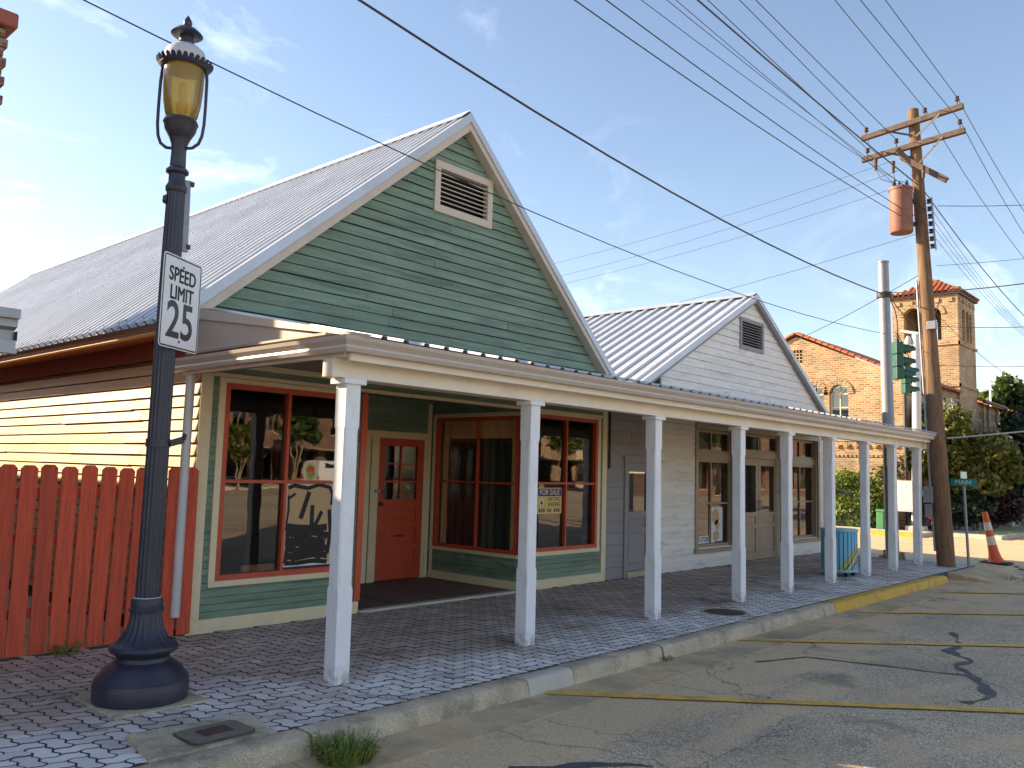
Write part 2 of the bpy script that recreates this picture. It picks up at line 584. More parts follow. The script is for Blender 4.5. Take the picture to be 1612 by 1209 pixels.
def make_brick(name, cols, mortar, scale, bump=0.5, axis='Y'):
    m = bpy.data.materials.new(name)
    m.use_nodes = True
    t = m.node_tree
    t.nodes.clear()
    A, K = t.nodes.new, t.links.new
    o = A('ShaderNodeOutputMaterial')
    p = A('ShaderNodeBsdfPrincipled')
    p.inputs['Roughness'].default_value = 0.85
    K(p.outputs[0], o.inputs['Surface'])
    g = A('ShaderNodeNewGeometry')
    s = A('ShaderNodeSeparateXYZ')
    K(g.outputs['Position'], s.inputs[0])
    ad = A('ShaderNodeMath')
    K(s.outputs['X'], ad.inputs[0])
    K(s.outputs['Y'], ad.inputs[1])
    c = A('ShaderNodeCombineXYZ')
    K(ad.outputs[0], c.inputs['X'])
    K(s.outputs['Z'], c.inputs['Y'])
    b = A('ShaderNodeTexBrick')
    b.inputs['Scale'].default_value = 1.0
    b.inputs['Brick Width'].default_value = scale
    b.inputs['Row Height'].default_value = scale * 0.36
    b.inputs['Mortar Size'].default_value = scale * 0.075
    b.inputs['Color1'].default_value = (*cols[0], 1)
    b.inputs['Color2'].default_value = (*cols[1], 1)
    b.inputs['Mortar'].default_value = (*mortar, 1)
    K(c.outputs[0], b.inputs['Vector'])
    n = A('ShaderNodeTexNoise')
    n.inputs['Scale'].default_value = 0.8
    n.inputs['Detail'].default_value = 8
    K(g.outputs['Position'], n.inputs['Vector'])
    mr = A('ShaderNodeMapRange')
    mr.inputs['From Min'].default_value = 0.3
    mr.inputs['From Max'].default_value = 0.7
    mr.inputs['To Min'].default_value = 0.7
    mr.inputs['To Max'].default_value = 1.25
    K(n.outputs[0], mr.inputs['Value'])
    vs = A('ShaderNodeVectorMath')
    vs.operation = 'SCALE'
    K(b.outputs['Color'], vs.inputs[0])
    K(mr.outputs[0], vs.inputs['Scale'])
    K(vs.outputs[0], p.inputs['Base Color'])
    bb = A('ShaderNodeBump')
    bb.invert = True
    bb.inputs['Strength'].default_value = bump
    bb.inputs['Distance'].default_value = 0.02
    K(b.outputs['Fac'], bb.inputs['Height'])
    K(bb.outputs[0], p.inputs['Normal'])
    MATS[name] = m


make_brick('tan_brick', ((0.50, 0.30, 0.135), (0.21, 0.11, 0.05)), (0.45, 0.36, 0.25), 0.235)
make_brick('red_brick', ((0.24, 0.09, 0.05), (0.17, 0.06, 0.035)), (0.24, 0.19, 0.15), 0.22)


def make_trash_paint():
    """Blue slats with a painted rising band of olive and cream waves, outlined in navy."""
    m = bpy.data.materials.new('painted_slat')
    m.use_nodes = True
    t = m.node_tree
    t.nodes.clear()
    A, K = t.nodes.new, t.links.new
    o = A('ShaderNodeOutputMaterial')
    p = A('ShaderNodeBsdfPrincipled')
    p.inputs['Roughness'].default_value = 0.4
    K(p.outputs[0], o.inputs['Surface'])
    g = A('ShaderNodeTexCoord')
    s = A('ShaderNodeSeparateXYZ')
    K(g.outputs['Object'], s.inputs[0])
    # u runs to the right seen from the street
    u = A('ShaderNodeVectorMath')
    u.operation = 'DOT_PRODUCT'
    u.inputs[1].default_value = (0.67, -0.74, 0)
    K(g.outputs['Object'], u.inputs[0])
    n = A('ShaderNodeTexNoise')
    n.inputs['Scale'].default_value = 6
    K(g.outputs['Object'], n.inputs['Vector'])
    k = A('ShaderNodeMath')
    k.operation = 'MULTIPLY_ADD'
    k.inputs[1].default_value = -1.15
    K(u.outputs['Value'], k.inputs[0])
    K(s.outputs['Z'], k.inputs[2])
    k2 = A('ShaderNodeMath')
    k2.operation = 'MULTIPLY_ADD'
    k2.inputs[1].default_value = 0.12
    K(n.outputs[0], k2.inputs[0])
    K(k.outputs[0], k2.inputs[2])
    cr = A('ShaderNodeValToRGB')
    cr.color_ramp.interpolation = 'CONSTANT'
    e = cr.color_ramp.elements
    blue = (0.14, 0.45, 0.62, 1)
    e[0].position, e[0].color = 0.0, (0.25, 0.42, 0.62, 1)
    e[1].position, e[1].color = 0.36, blue
    for pos, c in ((0.06, (0.02, 0.04, 0.2, 1)), (0.09, (0.35, 0.4, 0.09, 1)), (0.16, (0.62, 0.6, 0.45, 1)),
                   (0.20, (0.02, 0.04, 0.2, 1)), (0.235, (0.4, 0.42, 0.1, 1)), (0.31, (0.3, 0.36, 0.12, 1))):
        q = e.new(pos)
        q.color = c
    K(k2.outputs[0], cr.inputs[0])
    K(cr.outputs[0], p.inputs['Base Color'])
    MATS['painted_slat'] = m


make_trash_paint()
mat('trash_blue', (0.18, 0.52, 0.7), 0.4, var=0.08)

mat('sandy_lot', (0.52, 0.41, 0.27), 0.9, var=0.25, vscale=0.15, bump=0.2, bscale=20, fine=0.1, world=True, dirt=((0.26, 0.21, 0.15), 0.7, 0.12))


def scuffed_foot(name, z1, colr, amount):
    """Splash dirt and scuffs near the ground on a part whose local z starts at the ground."""
    m, t, A, K, p = finish(name)
    src = p.inputs['Base Color'].links[0].from_socket
    tc_ = A('ShaderNodeTexCoord')
    sx_ = A('ShaderNodeSeparateXYZ')
    K(tc_.outputs['Object'], sx_.inputs[0])
    mr = A('ShaderNodeMapRange')
    mr.inputs['From Min'].default_value = 0
    mr.inputs['From Max'].default_value = z1
    mr.inputs['To Min'].default_value = amount
    mr.inputs['To Max'].default_value = 0
    K(sx_.outputs['Z'], mr.inputs['Value'])
    n_ = A('ShaderNodeTexNoise')
    n_.inputs['Scale'].default_value = 14
    n_.inputs['Detail'].default_value = 6
    K(tc_.outputs['Object'], n_.inputs['Vector'])
    r_ = A('ShaderNodeMapRange')
    r_.inputs['From Min'].default_value = .35
    r_.inputs['From Max'].default_value = .6
    K(n_.outputs[0], r_.inputs['Value'])
    ml = A('ShaderNodeMath')
    ml.operation = 'MULTIPLY'
    K(mr.outputs[0], ml.inputs[0])
    K(r_.outputs[0], ml.inputs[1])
    mx = A('ShaderNodeMix')
    mx.data_type = 'RGBA'
    mx.inputs[7].default_value = (*colr, 1)
    K(ml.outputs[0], mx.inputs[0])
    K(src, mx.inputs[6])
    K(mx.outputs[2], p.inputs['Base Color'])


scuffed_foot('post_white', .16, (0.26, 0.21, 0.16), .8)

mat('lap_shadow', (0.025, 0.03, 0.028), 0.9)  # near-black wall core; its colour paints the shadow lines between boards
mat('lap_shadow_grey', (0.2, 0.2, 0.2), 0.9)  # grey wall core, lap shadow painted in behind the white gable boards
mat('lap_shadow_brown', (0.07, 0.045, 0.03), 0.9)  # dark brown wall core, painted lap shadow behind the alley boards


# ------------------------------------------------------------------ helpers
def wloc(o):
    v = Vector((0, 0, 0))
    while o is not None:
        v = v + Vector(o.location)
        o = o.parent
    return v


class MB:
    def __init__(s):
        s.v, s.f = [], []

    def add(s, vs, fs):
        b = len(s.v)
        s.v += [tuple(p) for p in vs]
        s.f += [tuple(i + b for i in f) for f in fs]
        return s

    def hexa(s, p):
        return s.add(p, [(0, 3, 2, 1), (4, 5, 6, 7), (0, 1, 5, 4), (1, 2, 6, 5), (2, 3, 7, 6), (3, 0, 4, 7)])

    def box(s, x0, x1, y0, y1, z0, z1):
        return s.hexa([(x0, y0, z0), (x1, y0, z0), (x1, y1, z0), (x0, y1, z0),
                       (x0, y0, z1), (x1, y0, z1), (x1, y1, z1), (x0, y1, z1)])

    def bar(s, p, q, w_, h_, up=(0, 0, 1)):
        p, q = Vector(p), Vector(q)
        d = (q - p).normalized()
        a = d.cross(Vector(up))
        if a.length < 1e-4:
            a = d.cross(Vector((1, 0, 0)))
        a.normalize()
        b = a.cross(d).normalized()
        a, b = a * w_ / 2, b * h_ / 2
        return s.hexa([p - a - b, p + a - b, p + a + b, p - a + b, q - a - b, q + a - b, q + a + b, q - a + b])

    def prism(s, poly, fn, d0, d1):
        n = len(poly)
        vs = [fn(a, b, d0) for a, b in poly] + [fn(a, b, d1) for a, b in poly]
        fs = [tuple(range(n))[::-1], tuple(range(n, 2 * n))]
        fs += [(i, (i + 1) % n, n + (i + 1) % n, n + i) for i in range(n)]
        return s.add(vs, fs)

    def tube(s, pts, r, n=8, cap=True):
        pts = [Vector(p) for p in pts]
        rs = r if isinstance(r, (list, tuple)) else [r] * len(pts)
        vs, fs = [], []
        ref = None
        for i, p in enumerate(pts):
            d = (pts[min(i + 1, len(pts) - 1)] - pts[max(i - 1, 0)]).normalized()
            if ref is None:
                ref = Vector((0, 0, 1)) if abs(d.z) < 0.9 else Vector((1, 0, 0))
            if i == 0:
                a = d.cross(ref).normalized()
            else:
                a = (a - d * a.dot(d)).normalized()
            b = d.cross(a).normalized()
            for k in range(n):
                t = 2 * math.pi * k / n
                vs.append(p + (a * math.cos(t) + b * math.sin(t)) * rs[i])
        for i in range(len(pts) - 1):
            for k in range(n):
                fs.append((i * n + k, i * n + (k + 1) % n, (i + 1) * n + (k + 1) % n, (i + 1) * n + k))
        if cap:
            fs.append(tuple(range(n))[::-1])
            fs.append(tuple(range((len(pts) - 1) * n, len(pts) * n)))
        return s.add(vs, fs)

    def lathe(s, prof, c=(0, 0), n=32, flute=None):
        """prof: (radius, z[, flute depth])"""
        vs, fs = [], []
        for row in prof:
            r, z = row[0], row[1]
            fl = row[2] if len(row) > 2 else 0
            for k in range(n):
                t = 2 * math.pi * k / n
                rr = r - fl * (0.5 + 0.5 * math.cos(t * (flute or 16)))
                vs.append((c[0] + rr * math.cos(t), c[1] + rr * math.sin(t), z))
        m = len(prof)
        for i in range(m - 1):
            for k in range(n):
                fs.append((i * n + k, i * n + (k + 1) % n, (i + 1) * n + (k + 1) % n, (i + 1) * n + k))
        if prof[0][0] > 1e-5:
            fs.append(tuple(range(n))[::-1])
        if prof[-1][0] > 1e-5:
            fs.append(tuple(range((m - 1) * n, m * n)))
        return s.add(vs, fs)

    def build(s, name, material, parent=None, local=False, smooth=False, recalc=True, label=None):
        me = bpy.data.meshes.new(name)
        off = Vector((0, 0, 0)) if (local or parent is None) else wloc(parent)
        me.from_pydata([tuple(Vector(p) - off) for p in s.v], [], s.f)
        if recalc:
            b = bmesh.new()
            b.from_mesh(me)
            bmesh.ops.remove_doubles(b, verts=b.verts, dist=1e-6)
            bmesh.ops.recalc_face_normals(b, faces=b.faces)
            b.to_mesh(me)
            b.free()
        if smooth:
            me.shade_smooth()
            try:
                me.set_sharp_from_angle(angle=math.radians(38))
            except Exception:
                pass
        me.materials.append(MATS[material])
        o = bpy.data.objects.new(name, me)
        COL.objects.link(o)
        o.parent = parent
        if label:
            o['label'] = label
        return o


def tag(o, label, cat=None, group=None, kind=None):
    o['label'] = label
    if cat:
        o['category'] = cat
    if group:
        o['group'] = group
    if kind:
        o['kind'] = kind
    return o


def thing(name, label, cat, loc=(0, 0, 0), group=None, rz=0.0):
    o = bpy.data.objects.new(name, None)
    o.empty_display_size = 0.2
    COL.objects.link(o)
    o.location = loc
    o.rotation_euler = (0, 0, rz)
    return tag(o, label, cat, group)


def struct(name, mb, material, parent=None, label=None):
    o = mb.build(name, material, parent)
    if parent is None:
        o['kind'] = 'structure'
        if label:
            o['label'] = label
    return o


def group_part(name, parent, loc=(0, 0, 0)):
    """An Empty that is one part holding sub-parts."""
    o = bpy.data.objects.new(name, None)
    o.empty_display_size = 0.1
    COL.objects.link(o)
    o.parent = parent
    o.location = loc
    return o


def share(src, parent, loc, rz=0.0, rot=None):
    o = src.copy()
    COL.objects.link(o)
    o.parent = parent
    o.location = loc
    o.rotation_euler = rot if rot else (0, 0, rz)
    return o


def copy_tree(o, parent=None):
    c = o.copy()
    COL.objects.link(c)
    c.parent = parent
    for ch in list(o.children):
        copy_tree(ch, c)
    return c


def bevel(o, wd=0.004, seg=1):
    m = o.modifiers.new('bevel', 'BEVEL')
    m.width = wd
    m.segments = seg
    m.limit_method = 'ANGLE'
    return o


def holes_wall(outer, holes, fn, d0, d1):
    """A slab with openings: outer outline and hole outlines in (u, z), filled and given thickness."""
    b = bmesh.new()
    loops = [outer] + holes
    edges, rings = [], []
    for lp in loops:
        vs = [b.verts.new((p[0], p[1], 0)) for p in lp]
        rings.append(len(vs))
        for i in range(len(vs)):
            edges.append(b.edges.new((vs[i], vs[(i + 1) % len(vs)])))
    bmesh.ops.triangle_fill(b, use_beauty=True, edges=edges, use_dissolve=False)
    b.verts.ensure_lookup_table()
    vs = [v.co.copy() for v in b.verts]
    def inside(pt, lp):
        c_ = False
        for i in range(len(lp)):
            (x1, y1), (x2, y2) = lp[i], lp[i - 1]
            if (y1 > pt[1]) != (y2 > pt[1]) and pt[0] < (x2 - x1) * (pt[1] - y1) / (y2 - y1) + x1:
                c_ = not c_
        return c_
    fs = []
    for f in b.faces:
        ct = f.calc_center_median()
        if inside(ct, outer) and not any(inside(ct, h_) for h_ in holes):
            fs.append(tuple(v.index for v in f.verts))
    b.free()
    n = len(vs)
    mb = MB()
    V = [fn(v.x, v.y, d0) for v in vs] + [fn(v.x, v.y, d1) for v in vs]
    F = [f for f in fs] + [tuple(i + n for i in f[::-1]) for f in fs]
    k = 0
    for r in rings:
        for i in range(r):
            a, c = k + i, k + (i + 1) % r
            F.append((a, c, c + n, a + n))
        k += r
    mb.add(V, F)
    return mb


def arch(u0, u1, z0, zs, n=10):
    """Opening outline with a round head; zs is the springing line."""
    c, r = (u0 + u1) / 2, (u1 - u0) / 2
    return [(u0, z0), (u1, z0)] + [(c + r * math.cos(math.pi * i / n), zs + r * math.sin(math.pi * i / n)) for i in range(n + 1)]


def rect(u0, u1, z0, z1):
    return [(u0, z0), (u1, z0), (u1, z1), (u0, z1)]


def clap(parent, material, z0, z1, exp, edges, fn, rects=(), thick=0.02, jl=3.0, name='board', jit=0.003, gap=-.004, dtop=.004):
    """Lapped boards, each one an object. edges(z) -> (lo, hi); fn(u, d, z) with d outwards."""
    z = z0
    while z < z1 - 0.012:
        zt = min(z + exp, z1)
        zm = (z + zt) / 2
        lo0, hi0 = edges(z)
        lo1, hi1 = edges(zt)
        cuts = sorted([(a, b) for a, b, c, d in rects if c < zm < d and b > lo0 and a < hi0])
        segs, cur, cur1 = [], lo0, lo1
        for a, b in cuts:
            if a > cur + 0.01:
                segs.append((cur, a, cur1, a))
            cur = cur1 = max(b, cur)
        if hi0 > cur + 0.02:
            segs.append((cur, hi0, cur1, hi1))
        for a0, b0, a1, b1 in segs:
            pts = []
            p = a0 + RND.uniform(0.5, 1.0) * jl
            while p < b0 - 0.6 and p < b1 - 0.3:
                if p > a1 + 0.3:
                    pts.append(p)
                p += RND.uniform(0.7, 1.3) * jl
            bounds0 = [a0] + pts + [b0]
            bounds1 = [a1] + pts + [b1]
            for i in range(len(bounds0) - 1):
                g0 = 0.002 if i else 0
                l0, r0 = bounds0[i] + g0, bounds0[i + 1] - 0.001
                l1, r1 = bounds1[i] + g0, max(bounds1[i + 1] - 0.001, bounds1[i] + g0 + 0.004)
                t = thick + RND.uniform(-jit, jit)
                ja, jb = RND.uniform(-jit, jit), RND.uniform(-jit, jit)
                MB().hexa([fn(l0, t, z + ja), fn(r0, t, z + jb), fn(r0, -0.004, z + jb), fn(l0, -0.004, z + ja),
                           fn(l1, dtop, zt - gap), fn(r1, dtop, zt - gap), fn(r1, -0.004, zt - gap), fn(l1, -0.004, zt - gap)]
                          ).build(name, material, parent)
        z = zt


def window(parent, fn, u0, u1, z0, z1, fw, mulls, rails, frame_mat, d_frame=0.03, d_glass=-0.03, name='window', mw=0.03, pane_mat='glass'):
    """Frame, glazing bars and separate panes; fn(u, d, z)."""
    def bx(mb, a, b, c, d, e0, e1):
        mb.hexa([fn(a, e0, c), fn(b, e0, c), fn(b, e1, c), fn(a, e1, c), fn(a, e0, d), fn(b, e0, d), fn(b, e1, d), fn(a, e1, d)])
    g = group_part(name, parent)
    mb = MB()
    bx(mb, u0, u0 + fw, z0, z1, d_frame, d_glass - 0.03)
    bx(mb, u1 - fw, u1, z0, z1, d_frame, d_glass - 0.03)
    bx(mb, u0 + fw, u1 - fw, z0, z0 + fw, d_frame - 0.002, d_glass - 0.03)
    bx(mb, u0 + fw, u1 - fw, z1 - fw, z1, d_frame - 0.002, d_glass - 0.03)
    mb.build('frame', frame_mat, g)
    us = [u0 + fw] + list(mulls) + [u1 - fw]
    zs = [z0 + fw] + list(rails) + [z1 - fw]
    for m_ in mulls:
        q = MB()
        bx(q, m_ - mw / 2, m_ + mw / 2, z0 + fw, z1 - fw, d_frame - 0.012, d_glass - 0.012)
        q.build('glazing_bar', frame_mat, g)
    for r_ in rails:
        q = MB()
        bx(q, u0 + fw, u1 - fw, r_ - mw / 2, r_ + mw / 2, d_frame - 0.015, d_glass - 0.010)
        q.build('glazing_bar', frame_mat, g)
    for i in range(len(us) - 1):
        for j in range(len(zs) - 1):
            q = MB()
            q.add([fn(us[i], d_glass, zs[j]), fn(us[i + 1], d_glass, zs[j]), fn(us[i + 1], d_glass, zs[j + 1]), fn(us[i], d_glass, zs[j + 1])], [(0, 1, 2, 3)])
            q.build('pane', pane_mat, g, recalc=False)
    return g


def strip(parent, fn, u0, u1, z0, z1, d0, d1, material, name='trim'):
    mb = MB()
    mb.hexa([fn(u0, d0, z0), fn(u1, d0, z0), fn(u1, d1, z0), fn(u0, d1, z0), fn(u0, d0, z1), fn(u1, d0, z1), fn(u1, d1, z1), fn(u0, d1, z1)])
    return mb.build(name, material, parent)


def text(name, s, size, material, parent, M4, depth=0.0015, sx=1.0, bold=0.0, label=None):
    c = bpy.data.curves.new(name, 'FONT')
    c.body = s
    c.size = size
    c.align_x = 'CENTER'
    c.align_y = 'CENTER'
    c.extrude = depth
    c.offset = bold
    c.resolution_u = 4
    o = bpy.data.objects.new(name, c)
    COL.objects.link(o)
    dg = bpy.context.evaluated_depsgraph_get()
    me = bpy.data.meshes.new_from_object(o.evaluated_get(dg))
    bpy.data.objects.remove(o)
    bpy.data.curves.remove(c)
    me.transform(Matrix.Diagonal((sx, 1, 1, 1)))
    me.transform(M4)
    me.materials.clear()
    me.materials.append(MATS[material])
    ob = bpy.data.objects.new(name, me)
    COL.objects.link(ob)
    ob.parent = parent
    return ob


def frame_m(origin, u, v, n):
    """Matrix whose local x, y, z are the given world directions."""
    return Matrix(((u[0], v[0], n[0], origin[0]), (u[1], v[1], n[1], origin[1]), (u[2], v[2], n[2], origin[2]), (0, 0, 0, 1)))


def leaves(name, material, parent, clumps, n, size, seed=1, aspect=1.6, droop=0.0):
    """clumps: (x, y, z, rx, ry, rz). Leaf-sized quads spread through the outer part of every clump."""
    rg = np.random.default_rng(seed)
    cl = np.array(clumps, float)
    wgt = (cl[:, 3] * cl[:, 4] * cl[:, 5]) ** 0.67
    idx = rg.choice(len(cl), n, p=wgt / wgt.sum())
    d = rg.normal(size=(n, 3))
    d /= np.linalg.norm(d, axis=1)[:, None]
    r = rg.uniform(0.35, 1.0, n) ** 0.55
    r *= 1 + 0.16 * rg.normal(size=n)
    pos = cl[idx, :3] + d * r[:, None] * cl[idx, 3:6]
    a = rg.normal(size=(n, 3)) + d * 0.4
    a[:, 2] -= droop
    a /= np.linalg.norm(a, axis=1)[:, None]
    b = np.cross(a, rg.normal(size=(n, 3)))
    b /= np.linalg.norm(b, axis=1)[:, None]
    s_ = size * rg.uniform(0.55, 1.35, n)
    a *= (s_ * aspect / 2)[:, None]
    b *= (s_ / 2)[:, None]
    c = np.cross(a, b)
    c /= np.linalg.norm(c, axis=1)[:, None]
    c *= (s_ * 0.12)[:, None]
    v = np.stack([pos - a, pos - b + c, pos + a, pos + b + c], axis=1).reshape(-1, 3)
    off = np.array(wloc(parent)) if parent is not None else np.zeros(3)
    v = v - off
    me = bpy.data.meshes.new(name)
    me.vertices.add(n * 4)
    me.vertices.foreach_set('co', v.astype(np.float32).ravel())
    me.loops.add(n * 4)
    me.loops.foreach_set('vertex_index', np.arange(n * 4, dtype=np.int32))
    me.polygons.add(n)
    me.polygons.foreach_set('loop_start', np.arange(0, n * 4, 4, dtype=np.int32))
    me.update(calc_edges=True)
    me.validate()
    me.materials.append(MATS[material])
    o = bpy.data.objects.new(name, me)
    COL.objects.link(o)
    o.parent = parent
    return o


def tree(name, label, cat, base, h, crown, nleaf, size, leafm, barkm='bark', stems=1, seed=3, group=None, trunk_r=0.14, spread=0.25, crown_z=None, nclump=26, droop=0.0):
    """Trunk(s), limbs reaching the clumps, and a crown of leaf clumps."""
    rg = random.Random(seed)
    t = thing(name, label, cat, base, group)
    rx, ry, rz = crown
    cz = base[2] + (crown_z if crown_z is not None else h - rz)
    cl = []
    for i in range(nclump):
        a, e = rg.uniform(0, 2 * math.pi), rg.uniform(-0.9, 1.2)
        k = rg.uniform(0.45, 0.85)
        cs = rg.uniform(0.24, 0.42)
        cl.append((base[0] + rx * k * math.cos(a) * math.cos(e), base[1] + ry * k * math.sin(a) * math.cos(e), cz + rz * k * math.sin(e),
                   rx * cs, ry * cs, rz * cs * 0.85))
    tr = MB()
    for s_ in range(stems):
        a = 2 * math.pi * s_ / max(stems, 1) + rg.uniform(-0.4, 0.4)
        sp = spread if stems > 1 else 0.05
        p0 = Vector(base) + Vector((math.cos(a), math.sin(a), 0)) * (trunk_r * 1.2 if stems > 1 else 0)
        p1 = Vector((base[0] + math.cos(a) * sp * rx, base[1] + math.sin(a) * sp * ry, cz - rz * 0.35))
        p2 = Vector((base[0] + math.cos(a) * sp * rx * 1.8, base[1] + math.sin(a) * sp * ry * 1.8, cz + rz * 0.3))
        mid = (p0 + p1) / 2 + Vector((rg.uniform(-.06, .06), rg.uniform(-.06, .06), 0)) * h * 0.3
        tr.tube([p0 - Vector((0, 0, .05)), mid, p1, p2], [trunk_r, trunk_r * .78, trunk_r * .6, trunk_r * .2], 8)
        for q in rg.sample(cl, min(6, len(cl))):
            e_ = Vector(q[:3])
            m_ = (p1 + e_) / 2 + Vector((0, 0, 0.06 * h))
            tr.tube([p1 - Vector((0, 0, rg.uniform(0, .15) * h)), m_, e_], [trunk_r * .42, trunk_r * .26, trunk_r * .1], 6)
    tr.build('trunk', barkm, t, smooth=True)
    leaves('crown', leafm, t, cl, nleaf, size, seed, droop=droop)
    return t, cl


# ------------------------------------------------------------------ ground
YF = 8.1                      # shop fronts
KY = 4.65                     # top front edge of the kerb
mb = MB()
mb.add([(-500, -500, -.13), (900, -500, -.13), (900, 700, -.13), (-500, 700, -.13)], [(0, 1, 2, 3)])
road = mb.build('road', 'asphalt', recalc=False)
tag(road, 'worn grey asphalt with sand drifts', kind='structure')

mb = MB()
for x0 in np.arange(-6, 18, 3.05):
    mb.box(x0, x0 + 3.04, 4.17, 4.612, -.2, -.124)
pan = struct('gutter_pan', mb, 'gutter_pan', label='sandy concrete gutter strip along the kerb')

# kerb: separate cast lengths with open joints
kerb = thing('kerb', 'concrete kerb edging the paver sidewalk', None)
kerb['kind'] = 'structure'


def kerb_len(x0, x1, material, drop=0.0, y_shift=0.0):
    rg = random.Random(int(x0 * 31))
    n = max(2, int((x1 - x0) / 0.16))
    prof = [(4.60, -.2), (4.607, -.118), (4.628, -.02), (4.645, -.004), (4.67, .004), (4.80, .005), (4.815, -.005), (4.815, -.2)]
    vs, fs = [], []
    for i in range(n + 1):
        x = x0 + (x1 - x0) * i / n
        k = i / n
        for y, z in prof:
            zz = z - (drop * k ** 1.5 if z > -.19 else 0)
            jj = rg.uniform(-.006, .006) if -.1 < z and y < 4.7 else 0
            vs.append((x, y + jj + y_shift * k * k, zz + (rg.uniform(-.005, .005) if z > -.03 else 0)))
    m_ = len(prof)
    for i in range(n):
        for j in range(m_ - 1):
            fs.append((i * m_ + j, i * m_ + j + 1, (i + 1) * m_ + j + 1, (i + 1) * m_ + j))
    fs.append(tuple(range(m_)))
    fs.append(tuple(range(n * m_, (n + 1) * m_))[::-1])
    q = MB()
    q.add(vs, fs)
    o = q.build('kerb_section', material, kerb, smooth=True)
    return o


for a, b, m_, dr, ys in [(-4, -1.2, 'concrete', 0, 0), (-1.19, 0.9, 'concrete', 0, 0), (0.91, 3.30, 'concrete', 0, 0), (3.325, 5.4, 'concrete', 0, 0),
                         (5.405, 6.0, 'concrete_pale', 0, 0), (6.005, 7.42, 'concrete', 0, 0), (7.46, 9.6, 'concrete', 0, 0), (9.61, 11.45, 'concrete', 0, 0),
                         (11.47, 11.85, 'concrete', 0, 0), (11.855, 14.9, 'kerb_yellow', 0, 0), (14.92, 16.9, 'kerb_yellow', 0, 0), (16.905, 17.9, 'kerb_yellow', .10, .22)]:
    kerb_len(a, b, m_, dr, ys)

# sidewalk: dirt bed and interlocking zig-zag pavers
sidewalk = MB().box(-4, 19.9, 4.815, YF + .03, -.25, -.009).build('sidewalk', 'joint_dirt')
tag(sidewalk, 'sidewalk of grey zig-zag concrete pavers under the porch', kind='structure')
CS = 0.1125                   # half a paver: pavers are two cells long, laid in a square herringbone


def wave(t):
    t = (t / CS) % 1.0
    if t < .25:
        return .012 * t / .25
    if t < .75:
        return .012 * (1 - (t - .25) / .25)
    return .012 * (-1 + (t - .75) / .25)


def paver_mesh(nx, ny):
    """A paver of nx by ny cells with zig-zag edges, centred on its own middle."""
    k = [.25, .75]
    bot = [((i + q) * CS, wave((i + q) * CS)) for i in range(nx) for q in [0.0] + k]
    right = [(nx * CS + wave((i + q) * CS), (i + q) * CS) for i in range(ny) for q in [0.0] + k]
    top = [((i + 1 - q) * CS, ny * CS + wave((i + 1 - q) * CS)) for i in reversed(range(nx)) for q in [0.0] + k]
    left = [(wave((i + 1 - q) * CS), (i + 1 - q) * CS) for i in reversed(range(ny)) for q in [0.0] + k]
    poly = bot + right + top + left
    cc = Vector((nx * CS / 2, ny * CS / 2))

    def inset(d):
        out_ = []
        n = len(poly)
        for i in range(n):
            p, a, b = Vector(poly[i]), Vector(poly[i - 1]), Vector(poly[(i + 1) % n])
            t1, t2 = (p - a).normalized(), (b - p).normalized()
            nn = Vector((-t1.y - t2.y, t1.x + t2.x))
            nn = nn / max(nn.length_squared / 2, .6)
            out_.append(p + nn * d - cc)
        return out_
    o1, o2 = inset(.0026), inset(.0074)
    n = len(poly)
    vs = [(p.x, p.y, -.035) for p in o1] + [(p.x, p.y, -.006) for p in o1] + [(p.x, p.y, 0) for p in o2]
    fs = [(i, (i + 1) % n, n + (i + 1) % n, n + i) for i in range(n)]
    fs += [(n + i, n + (i + 1) % n, 2 * n + (i + 1) % n, 2 * n + i) for i in range(n)]
    fs.append(tuple(range(2 * n, 3 * n)))
    return vs, fs


def blocked(x, y):
    if 2.50 < x < 3.08 and y < 5.22:
        return True
    if 2.66 < x < 3.10 and 5.8 < y < 6.38:
        return True
    if (x - 9.93) ** 2 + (y - 5.27) ** 2 < .20 ** 2:
        return True
    return x < -0.5 and y > 7.0


PM = [paver_mesh(2, 1), paver_mesh(1, 2), paver_mesh(1, 1)]
rg = random.Random(77)
allp = []
for j in range(int((YF - 4.84) / CS)):
    for i in range(int(20.0 / CS)):
        s_ = (i - j) % 4
        if s_ not in (0, 3) and not (s_ == 2 and j == 0):
            continue
        ph = {0: 0, 3: 1, 2: 2}[s_]
        xc = -.2 + (i + (1 if ph == 0 else .5)) * CS
        yc = 4.835 + (j + (1 if ph == 1 else .5)) * CS
        if blocked(xc, yc) or yc > YF - .06 or xc > 19.75:
            continue
        dz = rg.gauss(0, .0013) + .002 * math.sin(xc * 1.1 + 2 * math.sin(yc * 1.7))
        allp.append((math.hypot(xc, yc), xc, yc, dz, ph, rg.gauss(0, .005), rg.gauss(0, .005), rg.gauss(0, .006)))
